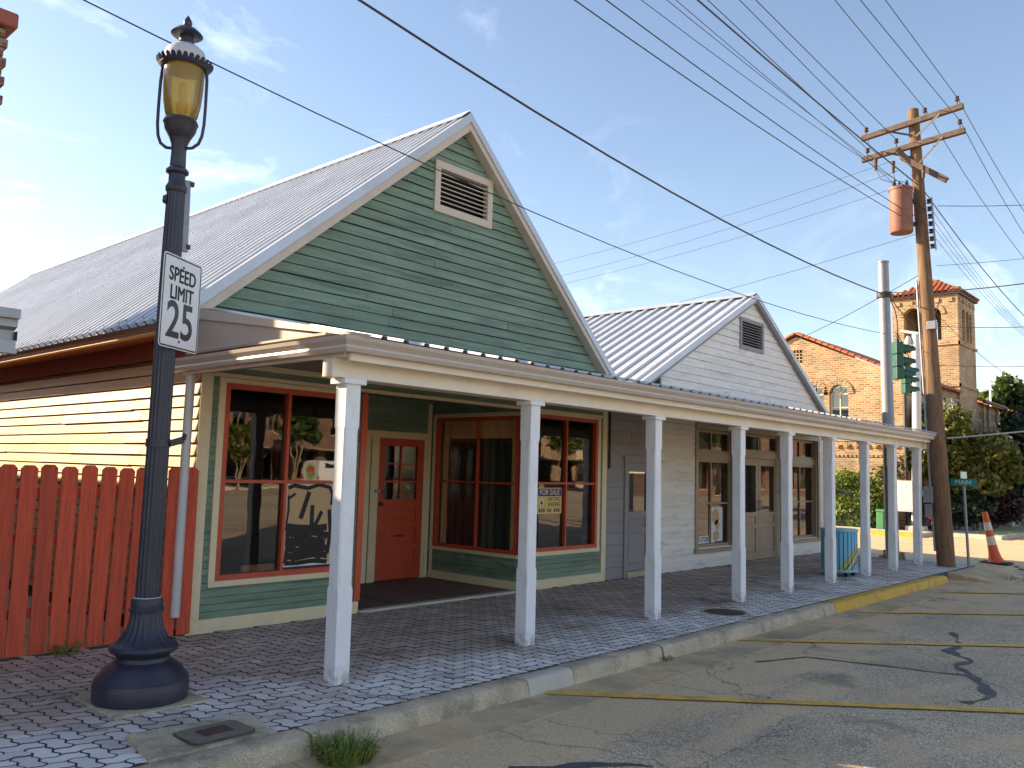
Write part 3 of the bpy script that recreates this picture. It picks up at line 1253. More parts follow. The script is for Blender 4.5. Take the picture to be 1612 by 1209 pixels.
# those that show largest: near the camera and inside the picture
vis = sorted([p for p in allp if p[2] < 7.6 and p[1] > 1.55 and p[1] / p[2] > .30 and not (p[2] > 6.4 and p[1] < 3.1)])
near = set(vis[:300])
meshes = []
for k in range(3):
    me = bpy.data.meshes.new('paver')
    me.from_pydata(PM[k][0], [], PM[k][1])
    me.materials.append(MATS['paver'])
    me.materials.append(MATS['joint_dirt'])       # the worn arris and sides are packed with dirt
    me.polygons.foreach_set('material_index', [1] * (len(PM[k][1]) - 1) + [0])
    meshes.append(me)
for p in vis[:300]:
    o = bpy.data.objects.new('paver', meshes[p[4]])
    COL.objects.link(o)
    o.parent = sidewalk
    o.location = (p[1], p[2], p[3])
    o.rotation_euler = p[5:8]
mb = MB()
mi = []
for p in allp:
    if p in near:
        continue
    vs, fs = PM[p[4]]
    mi += [1] * (len(fs) - 1) + [0]
    mb.add([(v[0] + p[1], v[1] + p[2], v[2] + p[3] + v[0] * p[6] + v[1] * p[5]) for v in vs], fs)
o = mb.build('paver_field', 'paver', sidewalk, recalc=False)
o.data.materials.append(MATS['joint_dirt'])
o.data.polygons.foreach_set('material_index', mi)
o['kind'] = 'stuff'

# concrete apron at the corner, far pavements
mb = MB()
mb = MB()
mb.hexa([(17.9, 3.9, -.2), (21.4, 3.9, -.2), (20.9, 4.99, -.2), (17.9, 4.81, -.2), (17.9, 3.9, -.127), (21.4, 3.9, -.127), (20.9, 4.99, -.012), (17.9, 4.81, -.012)])
struct('corner_ramp', mb, 'gutter_pan', label='sandy concrete ramp at the end of the yellow kerb')
mb = MB().box(19.902, 20.9, 5.0, 42, -.2, -.02)
struct('corner_pavement', mb, 'concrete_pale', label='pale concrete pavement at the street corner')
mb = MB().box(30.3, 31.9, 9.0, 45, -.2, 0.0)
mb.box(31.9, 60, 6.9, 9.6, -.2, -.001)
struct('far_pavement', mb, 'concrete_pale', label='sunlit pavement across the side street')
mb = MB().box(30.1, 30.299, 9.0, 45, -.2, .005)
struct('far_kerb', mb, 'kerb_yellow', label='low kerb across the side street')
mb = MB().box(31.901, 120, 9.601, 80, -.2, .02)
struct('far_lawn', mb, 'leaf_green', label='lawn round the brick church')


def ground_strip(name, pts, wd, z, material, label, seed=1, rough=0.0):
    """A flat ribbon along a path."""
    rg_ = random.Random(seed)
    vs, fs = [], []
    P_ = [Vector((a, b, 0)) for a, b in pts]
    dense = []
    for i in range(len(P_) - 1):
        n = max(1, int((P_[i + 1] - P_[i]).length / .12))
        dense += [P_[i].lerp(P_[i + 1], k / n) for k in range(n)]
    dense.append(P_[-1])
    for i, p in enumerate(dense):
        d = (dense[min(i + 1, len(dense) - 1)] - dense[max(i - 1, 0)]).normalized()
        s_ = Vector((-d.y, d.x, 0))
        h = wd / 2 * (1 + rough * rg_.uniform(-1, 1))
        off = rough * wd * .5 * rg_.uniform(-1, 1)
        vs += [tuple(p + s_ * (h + off) + Vector((0, 0, z))), tuple(p - s_ * (h - off) + Vector((0, 0, z)))]
    for i in range(len(dense) - 1):
        fs.append((2 * i, 2 * i + 1, 2 * i + 3, 2 * i + 2))
    q = MB()
    q.add(vs, fs)
    o_ = q.build(name, material)
    return tag(o_, label, kind='structure')


ground_strip('parking_line', [(5.6, 4.6), (10.4, -1.2)], .125, -.118, 'line_yellow', 'yellow parking line nearest the camera', 2, .10)
ground_strip('parking_line', [(9.0, 4.62), (14.0, -.6)], .125, -.118, 'line_yellow', 'second yellow parking line from the camera', 3, .10)
ground_strip('parking_line', [(12.2, 4.45), (17.4, -.4)], .125, -.118, 'line_yellow', 'third yellow parking line, beside the yellow kerb', 4, .10)
ground_strip('parking_line', [(15.6, 4.3), (20.4, -.3)], .125, -.118, 'line_yellow', 'farthest yellow parking line', 5, .10)
ground_strip('tar_crack', [(8.1, 3.95), (8.73, 3.7), (8.95, 3.0), (9.05, 2.55), (9.15, 2.30)], .04, -.1245, 'tar', 'straight dark tar sealed crack across a parking bay', 6, .5)
ground_strip('tar_crack', [(11.6, 3.05), (11.01, 2.85), (10.3, 2.75), (9.9, 2.45), (9.5, 2.48), (9.2, 2.28), (8.95, 2.18), (8.6, 1.98), (8.3, 1.95), (8.0, 2.05)], .08, -.1242, 'tar', 'wandering dark tar seam along the bays', 7, .9)
ground_strip('tar_crack', [(4.05, 3.6), (4.5, 3.3), (4.75, 3.02)], .07, -.1242, 'tar', 'short dark tar seam by the bottom edge', 8, .8)


# ------------------------------------------------------------------ green shop
def F(u, d, z):
    return (u, YF - d, z)


def rib_panel(wd, pitch, length, rh, mapv):
    """Ribbed metal sheet: ribs run down the slope. mapv(s, t, h) -> local xyz."""
    prof = []
    n = max(1, int(round(wd / pitch)))
    pt = wd / n
    for i in range(n):
        b = i * pt
        prof += [(b, 0), (b + pt * .36, 0), (b + pt * .40, rh), (b + pt * .62, rh), (b + pt * .66, 0)]
    prof.append((wd, 0))
    mb_ = MB()
    m = len(prof)
    vs = [mapv(s, 0, h) for s, h in prof] + [mapv(s, length, h) for s, h in prof]
    vs += [mapv(s, 0, h - .004) for s, h in prof] + [mapv(s, length, h - .004) for s, h in prof]
    fs = []
    for i in range(m - 1):
        fs.append((i, i + 1, m + i + 1, m + i))
        fs.append((2 * m + i, 3 * m + i, 3 * m + i + 1, 2 * m + i + 1))
        fs.append((m + i, m + i + 1, 3 * m + i + 1, 3 * m + i))
    mb_.add(vs, fs)
    mb_.nsheet = len(fs)
    # fixing screws with washers along the ribs
    rows = max(2, int(length / 1.5))
    for i in range(0, n, 2):
        sm_ = i * pt + pt * .51
        for k in range(rows + 1):
            t_ = .06 + (length - .16) * k / rows
            w_ = .009
            mb_.add([mapv(sm_ - w_, t_ - w_, rh + .001), mapv(sm_ + w_, t_ - w_, rh + .001), mapv(sm_ + w_, t_ + w_, rh + .001), mapv(sm_ - w_, t_ + w_, rh + .001), mapv(sm_, t_, rh + .009)],
                    [(0, 1, 4), (1, 2, 4), (2, 3, 4), (3, 0, 4)])
    return mb_


def sheet_metal(mb_, name, parent):
    o = mb_.build(name, 'galvanised', parent, local=True, recalc=False)
    o.data.materials.append(MATS['dark_iron'])
    o.data.polygons.foreach_set('material_index', [0] * mb_.nsheet + [1] * (len(o.data.polygons) - mb_.nsheet))
    return o


def gable_roof(root, ridge_x, ridge_z, y0, y1, sl, xl, sr, xr, pitch, pw, rh):
    L_ = group_part('roof', root)
    n = int(round((y1 - y0) / pw))
    wd = (y1 - y0) / n
    for side, slp, xe in ((-1, sl, xl), (1, sr, xr)):
        th = math.atan(slp)
        ln = abs(xe - ridge_x) / math.cos(th)
        ct, st = math.cos(th), math.sin(th)

        def mv(s, t, h, side=side, ct=ct, st=st):
            return (side * (t * ct + h * st), s, -t * st + h * ct)
        base = wloc(L_)
        src = sheet_metal(rib_panel(wd, pitch, ln, rh, mv), 'roof_panel', L_)
        src.location = Vector((ridge_x, y0, ridge_z)) - base
        for i in range(1, n):
            share(src, L_, Vector((ridge_x, y0 + i * wd, ridge_z)) - base)
        # deck under the sheets
        q = MB()
        a = [mv(s, t, h) for s in (y0 + .03, y1 - .03) for t in (0, ln - .03) for h in (-.10, -.012)]
        off = Vector((ridge_x, 0, ridge_z))
        p = [Vector(v) + off for v in a]
        q.hexa([p[0], p[2], p[6], p[4], p[1], p[3], p[7], p[5]])
        q.build('roof_deck', 'soffit', L_)
    # ridge cap
    q = MB()
    for side, slp in ((-1, sl), (1, sr)):
        th = math.atan(slp)
        ct, st = math.cos(th), math.sin(th)
        pts = []
        for t in (0, .16):
            for h in (rh + .004, rh + .012):
                pts.append((ridge_x + side * (t * ct + h * st * (t > 0)), ridge_z - t * st + (h * ct if t > 0 else h / ct)))
        q.hexa([(pts[0][0], y0 - .02, pts[0][1]), (pts[2][0], y0 - .02, pts[2][1]), (pts[2][0], y1, pts[2][1]), (pts[0][0], y1, pts[0][1]),
                (pts[1][0], y0 - .02, pts[1][1]), (pts[3][0], y0 - .02, pts[3][1]), (pts[3][0], y1, pts[3][1]), (pts[1][0], y1, pts[1][1])])
    q.build('ridge_cap', 'galvanised', L_)
    return L_


def rake(root, rx, rz, slope, xe, y, side, wide, board_w, trim_mat, board_mat):
    """Metal rake flashing and the painted board under it on a front gable edge."""
    def line(off):
        return (rx, rz - off), (xe, rz - off - slope * abs(xe - rx))
    for nm, o0, o1, ya, yb, m_ in (('rake_flashing', -.035, wide, y - .055, y + .02, trim_mat), ('rake_board', wide, wide + board_w, y - .035, y + .14, board_mat)):
        (ax, az), (bx, bz) = line(o0)
        (cx_, cz_), (dx, dz_) = line(o1)
        q = MB()
        q.hexa([(cx_, ya, cz_), (dx, ya, dz_), (dx, yb, dz_), (cx_, yb, cz_), (ax, ya, az), (bx, ya, bz), (bx, yb, bz), (ax, yb, az)])
        q.build(nm, m_, root)


def louvre(root, u0, u1, z0, z1, frame_mat, slat_mat, n, fw=.1):
    g = group_part('gable_vent', root)
    for a, b, c, d in ((u0, u1, z0, z0 + fw), (u0, u1, z1 - fw, z1), (u0, u0 + fw, z0 + fw, z1 - fw), (u1 - fw, u1, z0 + fw, z1 - fw)):
        bevel(strip(g, F, a, b, c, d, .045, -.06, frame_mat, 'frame_board'), .005)
    strip(g, F, u0 + fw, u1 - fw, z0 + fw, z1 - fw, -.10, -.12, 'black', 'backing')
    h = (z1 - z0 - 2 * fw) / n
    for i in range(n):
        zb = z0 + fw + h * i
        MB().hexa([F(u0 + fw, .022, zb), F(u1 - fw, .022, zb), F(u1 - fw, .012, zb - .0), F(u0 + fw, .012, zb),
                   F(u0 + fw, -.045, zb + h * .62), F(u1 - fw, -.045, zb + h * .62), F(u1 - fw, -.055, zb + h * .62), F(u0 + fw, -.055, zb + h * .62)]).build('slat', slat_mat, g)
        strip(g, F, u0 + fw, u1 - fw, zb, zb + .012, .026, .014, slat_mat, 'slat')


green = thing('green_shop', 'green clapboard shop with tall gable, red door and long silver roof', 'shop', (7.74, 8.1, 0))
RX, RZ = 7.77, 6.50
W1 = (4.49, 6.08, .50, 2.53)
W2 = (9.30, 11.0, .53, 2.55)
VG = (7.28, 8.38, 5.07, 5.77)
wf = lambda u, z, d: F(u, d, z)
holes_wall(rect(4.24, 6.32, -.15, 2.585), [rect(*W1)], wf, -.002, -.12).build('front_wall', 'green_paint', green)
holes_wall(rect(9.2, 11.24, -.15, 2.585), [rect(*W2)], wf, -.002, -.12).build('front_wall', 'green_paint', green)
holes_wall([(4.24, 2.586), (11.24, 2.586), (11.24, 3.12), (RX, 6.36), (4.24, 3.34)], [rect(VG[0] + .05, VG[1] - .05, VG[2] + .05, VG[3] - .05)], wf, -.002, -.12).build('gable_wall', 'lap_shadow', green)
gr_l = lambda z: max(4.26, RX - (6.36 - z) / .85)
gr_r = lambda z: min(11.22, RX + (6.36 - z) / .93)
clap(green, 'green_paint', 3.06, 6.32, .127, lambda z: (gr_l(z), gr_r(z)), F, [VG], thick=.026, jl=2.4, jit=.006, gap=.011, dtop=.010)
narrow = [(W1[0] - .07, W1[1] + .07, W1[2] - .07, W1[3] + .05), (W2[0] - .07, W2[1] + .07, W2[2] - .07, W2[3] + .05)]
clap(green, 'green_paint', .13, 2.57, .072, lambda z: (4.35, 6.30), F, narrow, thick=.018, jl=5, jit=.001, gap=.008, dtop=.015)
clap(green, 'green_paint', .13, 2.57, .072, lambda z: (9.22, 11.13), F, narrow, thick=.018, jl=5, jit=.001, gap=.008, dtop=.015)
# trim
for a, b in ((4.24, 6.33), (9.19, 11.24)):
    bevel(strip(green, F, a - (.03 if a < 5 else 0), b, -.12, .13, .034, 0, 'cream_paint', 'base_board'))
strip(green, F, 4.225, 4.345, .13, 2.80, .03, 0, 'cream_paint', 'corner_board')
strip(green, F, 11.13, 11.245, .13, 2.80, .03, 0, 'cream_paint', 'corner_board')
for w_ in (W1, W2):
    a, b, c, d = w_
    strip(green, F, a - .07, b + .07, c - .06, c - .001, .04, -.02, 'cream_paint', 'casing')
    strip(green, F, a - .07, b + .07, d + .001, d + .05, .036, -.02, 'cream_paint', 'casing')
    strip(green, F, a - .07, a - .001, c, d, .034, -.02, 'cream_paint', 'casing')
    strip(green, F, b + .001, b + .07, c, d, .034, -.02, 'cream_paint', 'casing')
strip(green, F, 4.346, 11.129, 2.585, 2.625, .045, -.05, 'cream_paint', 'frieze_band')
strip(green, F, 4.346, 11.129, 2.626, 2.69, .012, -.05, 'green_paint', 'frieze_panel')
strip(green, F, 4.346, 11.129, 2.691, 2.75, .06, -.05, 'cream_paint', 'crown_moulding')
strip(green, F, 4.24, 4.3, 2.8, 3.2, .02, 0, 'green_paint', 'corner_board')
window(green, F, *W1, .055, [5.275], [1.51], 'red_paint', .03, -.035, mw=.035)
window(green, F, *W2, .055, [10.22], [1.53], 'red_paint', .03, -.035, mw=.03)
louvre(green, *VG, 'trim_tan', 'trim_tan', 8)

# side wall, facing the alley
FL = lambda u, d, z: (4.24 - d, u, z)
strip(green, FL, 8.102, 24.1, -.15, 3.34, -.002, -.12, 'lap_shadow_brown', 'side_wall')
clap(green, 'butter_paint', .02, 2.80, .125, lambda z: (8.12, 16.5), FL, (), thick=.03, jl=2.4, jit=.004, gap=.012, dtop=.008)
strip(green, FL, 8.10, 24.1, 2.80, 3.0, .045, 0, 'brick_red_paint', 'frieze_board')
strip(green, FL, 8.02, 24.1, 3.0, 3.018, .44, 0, 'brick_red_paint', 'eave_soffit')
strip(green, FL, 8.0, 24.1, 2.985, 3.075, .48, .445, 'brick_red_paint', 'eave_fascia')
strip(green, FL, 8.0, 24.1, 2.962, 2.984, .47, .40, 'butter_paint', 'drip_edge')
MB().box(11.12, 11.238, 8.22, 24.1, -.15, 3.12).build('side_wall', 'green_paint', green)
q = MB()
q.prism([(4.36, -.15), (11.12, -.15), (11.12, 3.1), (RX, 6.3), (4.36, 3.3)], lambda u, z, d: (u, d, z), 23.9, 24.05)
q.build('back_wall', 'butter_paint', green)
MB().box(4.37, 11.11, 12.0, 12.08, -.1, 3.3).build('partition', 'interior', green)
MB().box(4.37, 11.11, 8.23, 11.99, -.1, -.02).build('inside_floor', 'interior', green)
gable_roof(green, RX, RZ, 7.98, 24.2, .85, 3.70, .93, 11.42, .19, .954, .045)
rake(green, RX, RZ, .85, 3.74, 7.98, -1, .10, .125, 'galvanised', 'trim_tan')
rake(green, RX, RZ, .93, 11.38, 7.98, 1, .09, .10, 'galvanised', 'trim_tan')

# recessed entry
AB = 10.0
FB = lambda u, d, z: (u, AB - d, z)
MB().box(6.30, 8.1, AB + .0, AB + .1, -.1, 2.76).box(8.98, 9.3, AB, AB + .1, -.1, 2.76).box(8.1, 8.98, AB, AB + .1, 2.13, 2.76).build('entry_wall', 'green_paint', green)
clap(green, 'green_paint', 2.245, 2.72, .072, lambda z: (6.34, 9.03), FB, (), thick=.018, jl=5, jit=.001, gap=.008, dtop=.015)
clap(green, 'green_paint', .0, 2.14, .072, lambda z: (6.34, 7.74), FB, (), thick=.018, jl=5, jit=.001, gap=.008, dtop=.015)
for a, b in ((7.82, 7.92), (7.945, 8.085), (8.985, 9.045)):
    strip(green, FB, a, b, 0, 2.14, .04, .001, 'cream_paint', 'casing')
strip(green, FB, 6.34, 9.10, 2.141, 2.243, .042, .001, 'cream_paint', 'casing')
strip(green, FB, 9.06, 9.13, 0, 2.72, .03, .001, 'cream_paint', 'casing')
MB().box(6.32, 9.2, 8.22, AB, 2.76, 2.80).build('entry_ceiling', 'green_paint', green)
q = group_part('door', green)
d0, d1, z0, z1 = 8.09, 8.98, .025, 2.135
fr = MB()


def fb(mb_, a, b, c, d, e0, e1):
    mb_.hexa([FB(a, e0, c), FB(b, e0, c), FB(b, e1, c), FB(a, e1, c), FB(a, e0, d), FB(b, e0, d), FB(b, e1, d), FB(a, e1, d)])


for a, b, c, d in ((d0, d0 + .12, z0, z1), (d1 - .12, d1, z0, z1), (d0 + .12, d1 - .12, z1 - .11, z1), (d0 + .12, d1 - .12, z0, z0 + .2), (d0 + .12, d1 - .12, .46, .54),
                   (d0 + .12, d1 - .12, .80, .88), (d0 + .12, d1 - .12, 1.08, 1.22)):
    fb(fr, a, b, c, d, .03, -.015)
fr.build('stiles_and_rails', 'red_paint', q)
for c, d in ((z0 + .2, .46), (.54, .80), (.88, 1.08)):
    p = MB()
    fb(p, d0 + .12, d1 - .12, c, d, .012, -.01)
    p.build('panel', 'red_paint', q)
    p = MB()
    fb(p, d0 + .17, d1 - .17, c + .045, d - .045, .022, .0121)
    bevel(p.build('panel', 'red_paint', q), .006)
gx = [d0 + .12, (d0 + d1) / 2, d1 - .12]
gz = [1.22, 1.22 + .268, 1.22 + .536, z1 - .11]
for a in gx[1:2]:
    p = MB()
    fb(p, a - .014, a + .014, 1.22, z1 - .11, .022, -.012)
    p.build('glazing_bar', 'red_paint', q)
for c in gz[1:3]:
    p = MB()
    fb(p, gx[0], gx[2], c - .013, c + .013, .020, -.011)
    p.build('glazing_bar', 'red_paint', q)
for i in range(2):
    for j in range(3):
        MB().add([FB(gx[i], .0, gz[j]), FB(gx[i + 1], .0, gz[j]), FB(gx[i + 1], .0, gz[j + 1]), FB(gx[i], .0, gz[j + 1])], [(0, 1, 2, 3)]).build('pane', 'glass', q, recalc=False)
p = MB()
fb(p, 8.44, 8.64, .655, .685, .032, .012)
p.build('mail_slot', 'dark_iron', q)
p = MB()
p.tube([FB(8.15, .03, 1.15), FB(8.15, .075, 1.15)], [.018, .03], 10)
p.tube([FB(8.15, .03, 1.34), FB(8.15, .05, 1.34)], .022, 10)
p.build('handle', 'dark_iron', q, smooth=True)
p = MB()
fb(p, 8.02, 8.13, 1.32, 1.37, .055, .031)
p.build('hasp', 'steel_grey', q)
# right display window of the entry, side on
FR = lambda u, d, z: (9.18 - d, u, z)
strip(green, FR, 8.10, AB, -.1, .5, -.005, -.1, 'green_paint', 'entry_side')
clap(green, 'green_paint', .13, .45, .072, lambda z: (8.15, AB - .05), FR, (), thick=.018, jl=5, jit=.001, gap=.008, dtop=.015)
bevel(strip(green, FR, 8.09, AB - .03, -.1, .13, .034, 0, 'cream_paint', 'base_board'))
strip(green, FR, 8.12, AB - .04, .45, .50, .035, -.04, 'cream_paint', 'casing')
strip(green, FR, 8.12, AB - .04, 2.5, 2.56, .03, -.04, 'cream_paint', 'casing')
strip(green, FR, AB - .10, AB - .042, .13, 2.56, .028, -.01, 'cream_paint', 'casing')
strip(green, FR, 8.13, AB - .03, 2.56, 2.76, -.002, -.06, 'green_paint', 'entry_side')
window(green, FR, 8.14, AB - .10, .50, 2.50, .055, [8.99], [1.51], 'red_paint', .02, -.03, mw=.028, pane_mat='glass_clear')
# left side of the entry, mirrored
FQ = lambda u, d, z: (6.34 + d, u, z)
strip(green, FQ, 8.22, AB, -.1, .5, 0, -.1, 'green_paint', 'entry_side')
strip(green, FQ, 8.22, AB, 2.5, 2.76, 0, -.06, 'green_paint', 'entry_side')
window(green, FQ, 8.22, AB - .03, .5, 2.5, .055, [9.05], [1.51], 'red_paint', .02, -.03)
strip(green, F, 6.26, 6.345, .14, 2.57, .036, -.1, 'red_paint', 'corner_trim')
strip(green, F, 9.165, 9.235, .50, 2.56, .028, -.02, 'red_paint', 'corner_trim')
# pine lining with a square opening behind the entry window, black curtain behind it
pi = group_part('window_lining', green)
yy = 8.18
while yy < 9.84:
    wdb = .105
    if yy < 8.30 or yy > 9.69:
        MB().box(9.30, 9.315, yy, min(yy + wdb - .003, 9.86), .5, 2.52).build('pine_board', 'pine', pi)
    else:
        MB().box(9.30, 9.315, yy, yy + wdb - .003, 2.18, 2.52).build('pine_board', 'pine', pi)
    yy += wdb
cu = MB()
nn = 60
for i in range(nn):
    y0_, y1_ = 8.26 + 1.5 * i / nn, 8.26 + 1.5 * (i + 1) / nn
    x0_, x1_ = 9.42 + .025 * math.sin(i * .9), 9.42 + .025 * math.sin((i + 1) * .9)
    cu.add([(x0_, y0_, .3), (x1_, y1_, .3), (x1_, y1_, 2.3), (x0_, y0_, 2.3)], [(0, 1, 2, 3)])
cu.build('curtain', 'curtain', green, recalc=False, smooth=True)
# entry floor: dark boards running to the door, pale sill along the front
dk = thing('entry_deck', 'dark worn plank floor of the recessed shop entry', 'floor', (7.7, 9, 0))
xx = 6.345
while xx < 9.14:
    MB().box(xx, min(xx + .085, 9.145), 8.14, AB - .001, -.06, .012).build('plank', 'deck_wood', dk)
    xx += .09
MB().box(6.33, 9.17, 8.03, 8.138, -.06, .022).build('sill', 'concrete_pale', dk)

# ------------------------------------------------------------------ grey link between the shops
grey = thing('grey_infill', 'grey boarded link with a narrow grey door between the two shops', 'wall', (12.05, 8.1, 0))
holes_wall([(11.25, -.15), (12.84, -.15), (12.84, 3.1), (11.25, 3.1)], [rect(11.86, 12.62, .08, 1.90)], lambda u, z, d: F(u, d, z), -.002, -.1).build('wall_core', 'grey_paint', grey)
clap(grey, 'grey_paint', .0, 2.8, .185, lambda z: (11.26, 12.84), F, [(11.78, 12.70, 0, 1.98)], thick=.016, jl=1.3, jit=.003, gap=.008, dtop=.012)
strip(grey, F, 11.76, 11.855, -.02, 1.90, .04, -.08, 'grey_paint', 'casing')
strip(grey, F, 12.625, 12.72, -.02, 1.90, .04, -.08, 'grey_paint', 'casing')
strip(grey, F, 11.73, 12.75, 1.901, 2.01, .045, -.08, 'grey_paint', 'casing')
MB().box(11.86, 12.62, 8.05, 8.2, -.05, .085).build('step', 'concrete', grey)


def panel_door(root, fn, u0, u1, z0, z1, glass, panels, m_, st=.1, name='door'):
    g = group_part(name, root)

    def bx(a, b, c, d, e0, e1, nm, mm):
        q_ = MB()
        q_.hexa([fn(a, e0, c), fn(b, e0, c), fn(b, e1, c), fn(a, e1, c), fn(a, e0, d), fn(b, e0, d), fn(b, e1, d), fn(a, e1, d)])
        return q_.build(nm, mm, g)
    bx(u0, u0 + st, z0, z1, .0, -.045, 'stile', m_)
    bx(u1 - st, u1, z0, z1, .0, -.045, 'stile', m_)
    items = sorted([(glass[0], glass[1], 'g')] + [(a, b, 'p') for a, b in panels])
    cur = z0
    for a, b, k in items:
        bx(u0 + st, u1 - st, cur, a, -.001, -.044, 'rail', m_)
        if k == 'g':
            MB().add([fn(u0 + st, -.025, a), fn(u1 - st, -.025, a), fn(u1 - st, -.025, b), fn(u0 + st, -.025, b)], [(0, 1, 2, 3)]).build('pane', 'glass', g, recalc=False)
        else:
            bx(u0 + st, u1 - st, a, b, -.022, -.04, 'panel', m_)
            bevel(bx(u0 + st + .03, u1 - st - .03, a + .03, b - .03, -.01, -.0221, 'panel', m_), .006)
        cur = b
    bx(u0 + st, u1 - st, cur, z1, -.001, -.044, 'rail', m_)
    return g


panel_door(grey, lambda u, d, z: F(u, d - .03, z), 11.865, 12.615, .09, 1.895, (1.07, 1.74), [(.18, .72), (.80, .97)], 'grey_paint')
p = MB().box(11.30, 11.33, YF - .045, YF - .015, 1.78, 2.75)
p.build('conduit', 'dark_iron', grey)

# ------------------------------------------------------------------ white shop
white = thing('white_shop', 'white weatherboard shop with lower gable and taupe double doors', 'shop', (16.5, 8.1, 0))
WX, WZ = 16.42, 5.52
B1 = (14.17, 15.62, .36, 2.59)
B2 = (18.30, 19.74, .36, 2.59)
BD = (16.0, 17.74, 0.0, 2.60)
VW = (15.83, 16.90, 4.33, 4.99)
holes_wall(rect(12.85, 16.0, -.15, 2.60), [rect(B1[0], B1[1], B1[2], 2.599)], wf, -.002, -.12).build('front_wall', 'white_board', white)
holes_wall(rect(17.74, 20.2, -.15, 2.60), [rect(B2[0], B2[1], B2[2], 2.599)], wf, -.002, -.12).build('front_wall', 'white_board', white)
holes_wall([(12.85, 2.601), (20.2, 2.601), (20.2, 3.14), (WX, 5.42), (12.85, 3.55)], [rect(VW[0] + .05, VW[1] - .05, VW[2] + .05, VW[3] - .05)], wf, -.002, -.12).build('gable_wall', 'lap_shadow_grey', white)
wl = lambda z: max(12.87, WX - (5.42 - z) / .525)
wr = lambda z: min(20.18, WX + (5.42 - z) / .60)
clap(white, 'white_board', 3.0, 5.38, .15, lambda z: (wl(z), wr(z)), F, [VW], thick=.02, jl=2.2, jit=.005, gap=.007, dtop=.010)
cuts = [(B1[0] - .1, B1[1] + .1, B1[2] - .12, 2.72), (B2[0] - .1, B2[1] + .1, B2[2] - .12, 2.72), (BD[0] - .1, BD[1] + .1, -.1, 2.72)]
clap(white, 'white_board', .16, 2.82, .108, lambda z: (12.95, 20.1), F, cuts, thick=.018, jl=2.4, jit=.002, gap=.008, dtop=.012)
strip(white, F, 12.86, 12.95, .16, 2.82, .028, 0, 'white_board', 'corner_board')
strip(white, F, 20.1, 20.2, -.1, 2.82, .028, 0, 'white_board', 'corner_board')
for a, b in ((12.86, 15.9), (17.84, 20.2)):
    strip(white, F, a, b, -.12, .16, .034, 0, 'white_board', 'base_board')
for a, b, c, d in (B1, B2):
    strip(white, F, a - .1, a - .001, c - .02, d + .001, .04, -.1, 'taupe_paint', 'casing')
    strip(white, F, b + .001, b + .1, c - .02, d + .001, .04, -.1, 'taupe_paint', 'casing')
    strip(white, F, a - .1, b + .1, d + .002, d + .10, .05, -.1, 'taupe_paint', 'casing')
    strip(white, F, a - .13, b + .13, c - .09, c - .021, .07, -.1, 'taupe_paint', 'sill')
    FW = lambda u, dd, z: F(u, dd - .10, z)
    window(white, FW, a, b, c, 2.02, .05, [(a + b) / 2 - .02], [1.18], 'taupe_paint', .02, -.02, mw=.03)
    strip(white, FW, a, b, 2.021, 2.16, .05, -.05, 'taupe_paint', 'transom_bar')
    window(white, FW, a, b, 2.161, d, .05, [(a + b) / 2 - .02], [], 'taupe_paint', .02, -.02, mw=.025, name='transom_window')
    strip(white, F, b - .012, b - .0005, c, d, -.02, -.11, 'taupe_paint', 'jamb')
a, b, c, d = BD
strip(white, F, a - .1, a - .001, -.02, d + .001, .04, -.1, 'taupe_paint', 'casing')
strip(white, F, b + .001, b + .1, -.02, d + .001, .04, -.1, 'taupe_paint', 'casing')
strip(white, F, a - .1, b + .1, d + .002, d + .10, .05, -.1, 'taupe_paint', 'casing')
FW = lambda u, dd, z: F(u, dd - .08, z)
strip(white, FW, a, b, 2.10, 2.23, .05, -.05, 'taupe_paint', 'transom_bar')
window(white, FW, a, b, 2.231, d, .05, [(a + b) / 2], [], 'taupe_paint', .02, -.02, mw=.03, name='transom_window')
mid = (a + b) / 2
ld = panel_door(white, FW, a + .005, mid - .006, .0, 2.095, (.98, 1.95), [(.14, .66), (.74, .90)], 'taupe_paint', .11)
rd = panel_door(white, FW, mid + .006, b - .005, .0, 2.095, (.98, 1.95), [(.14, .66), (.74, .90)], 'taupe_paint', .11)
for g_, u_ in ((ld, mid - .05), (rd, mid + .05)):
    q = MB()
    q.tube([FW(u_, .0, 1.02), FW(u_, .05, 1.04), FW(u_, .05, 1.2), FW(u_, .0, 1.22)], .012, 8)
    q.build('handle', 'steel_grey', g_, smooth=True)
MB().box(15.9, 17.84, 7.98, 8.1, -.05, .004).build('door_sill', 'concrete', white)
louvre(white, *VW, 'grey_paint', 'grey_paint', 9, .08)
MB().box(20.08, 20.198, 8.22, 20, -.15, 3.14).build('side_wall', 'white_board', white)
MB().box(12.86, 12.98, 8.22, 20, -.15, 3.5).build('side_wall', 'white_board', white)
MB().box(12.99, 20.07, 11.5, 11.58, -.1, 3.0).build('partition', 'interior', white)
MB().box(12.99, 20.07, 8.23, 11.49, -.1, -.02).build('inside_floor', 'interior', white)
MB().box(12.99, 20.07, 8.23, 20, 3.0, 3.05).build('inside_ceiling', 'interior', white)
gable_roof(white, WX, WZ, 8.02, 20.0, .525, 11.70, .60, 20.45, .30, .92, .042)
rake(white, WX, WZ, .525, 11.74, 8.02, -1, .09, .06, 'galvanised', 'grey_paint')
rake(white, WX, WZ, .60, 20.42, 8.02, 1, .08, .06, 'galvanised', 'grey_paint')

# ------------------------------------------------------------------ porch over the sidewalk
porch = thing('porch_canopy', 'long white porch roof on nine posts over the sidewalk', 'porch', (11.5, 5.6, 0))
bz = wloc(porch)
PX = [4.21, 6.47, 8.78, 10.95, 12.50, 14.18, 15.80, 17.27, 18.79]


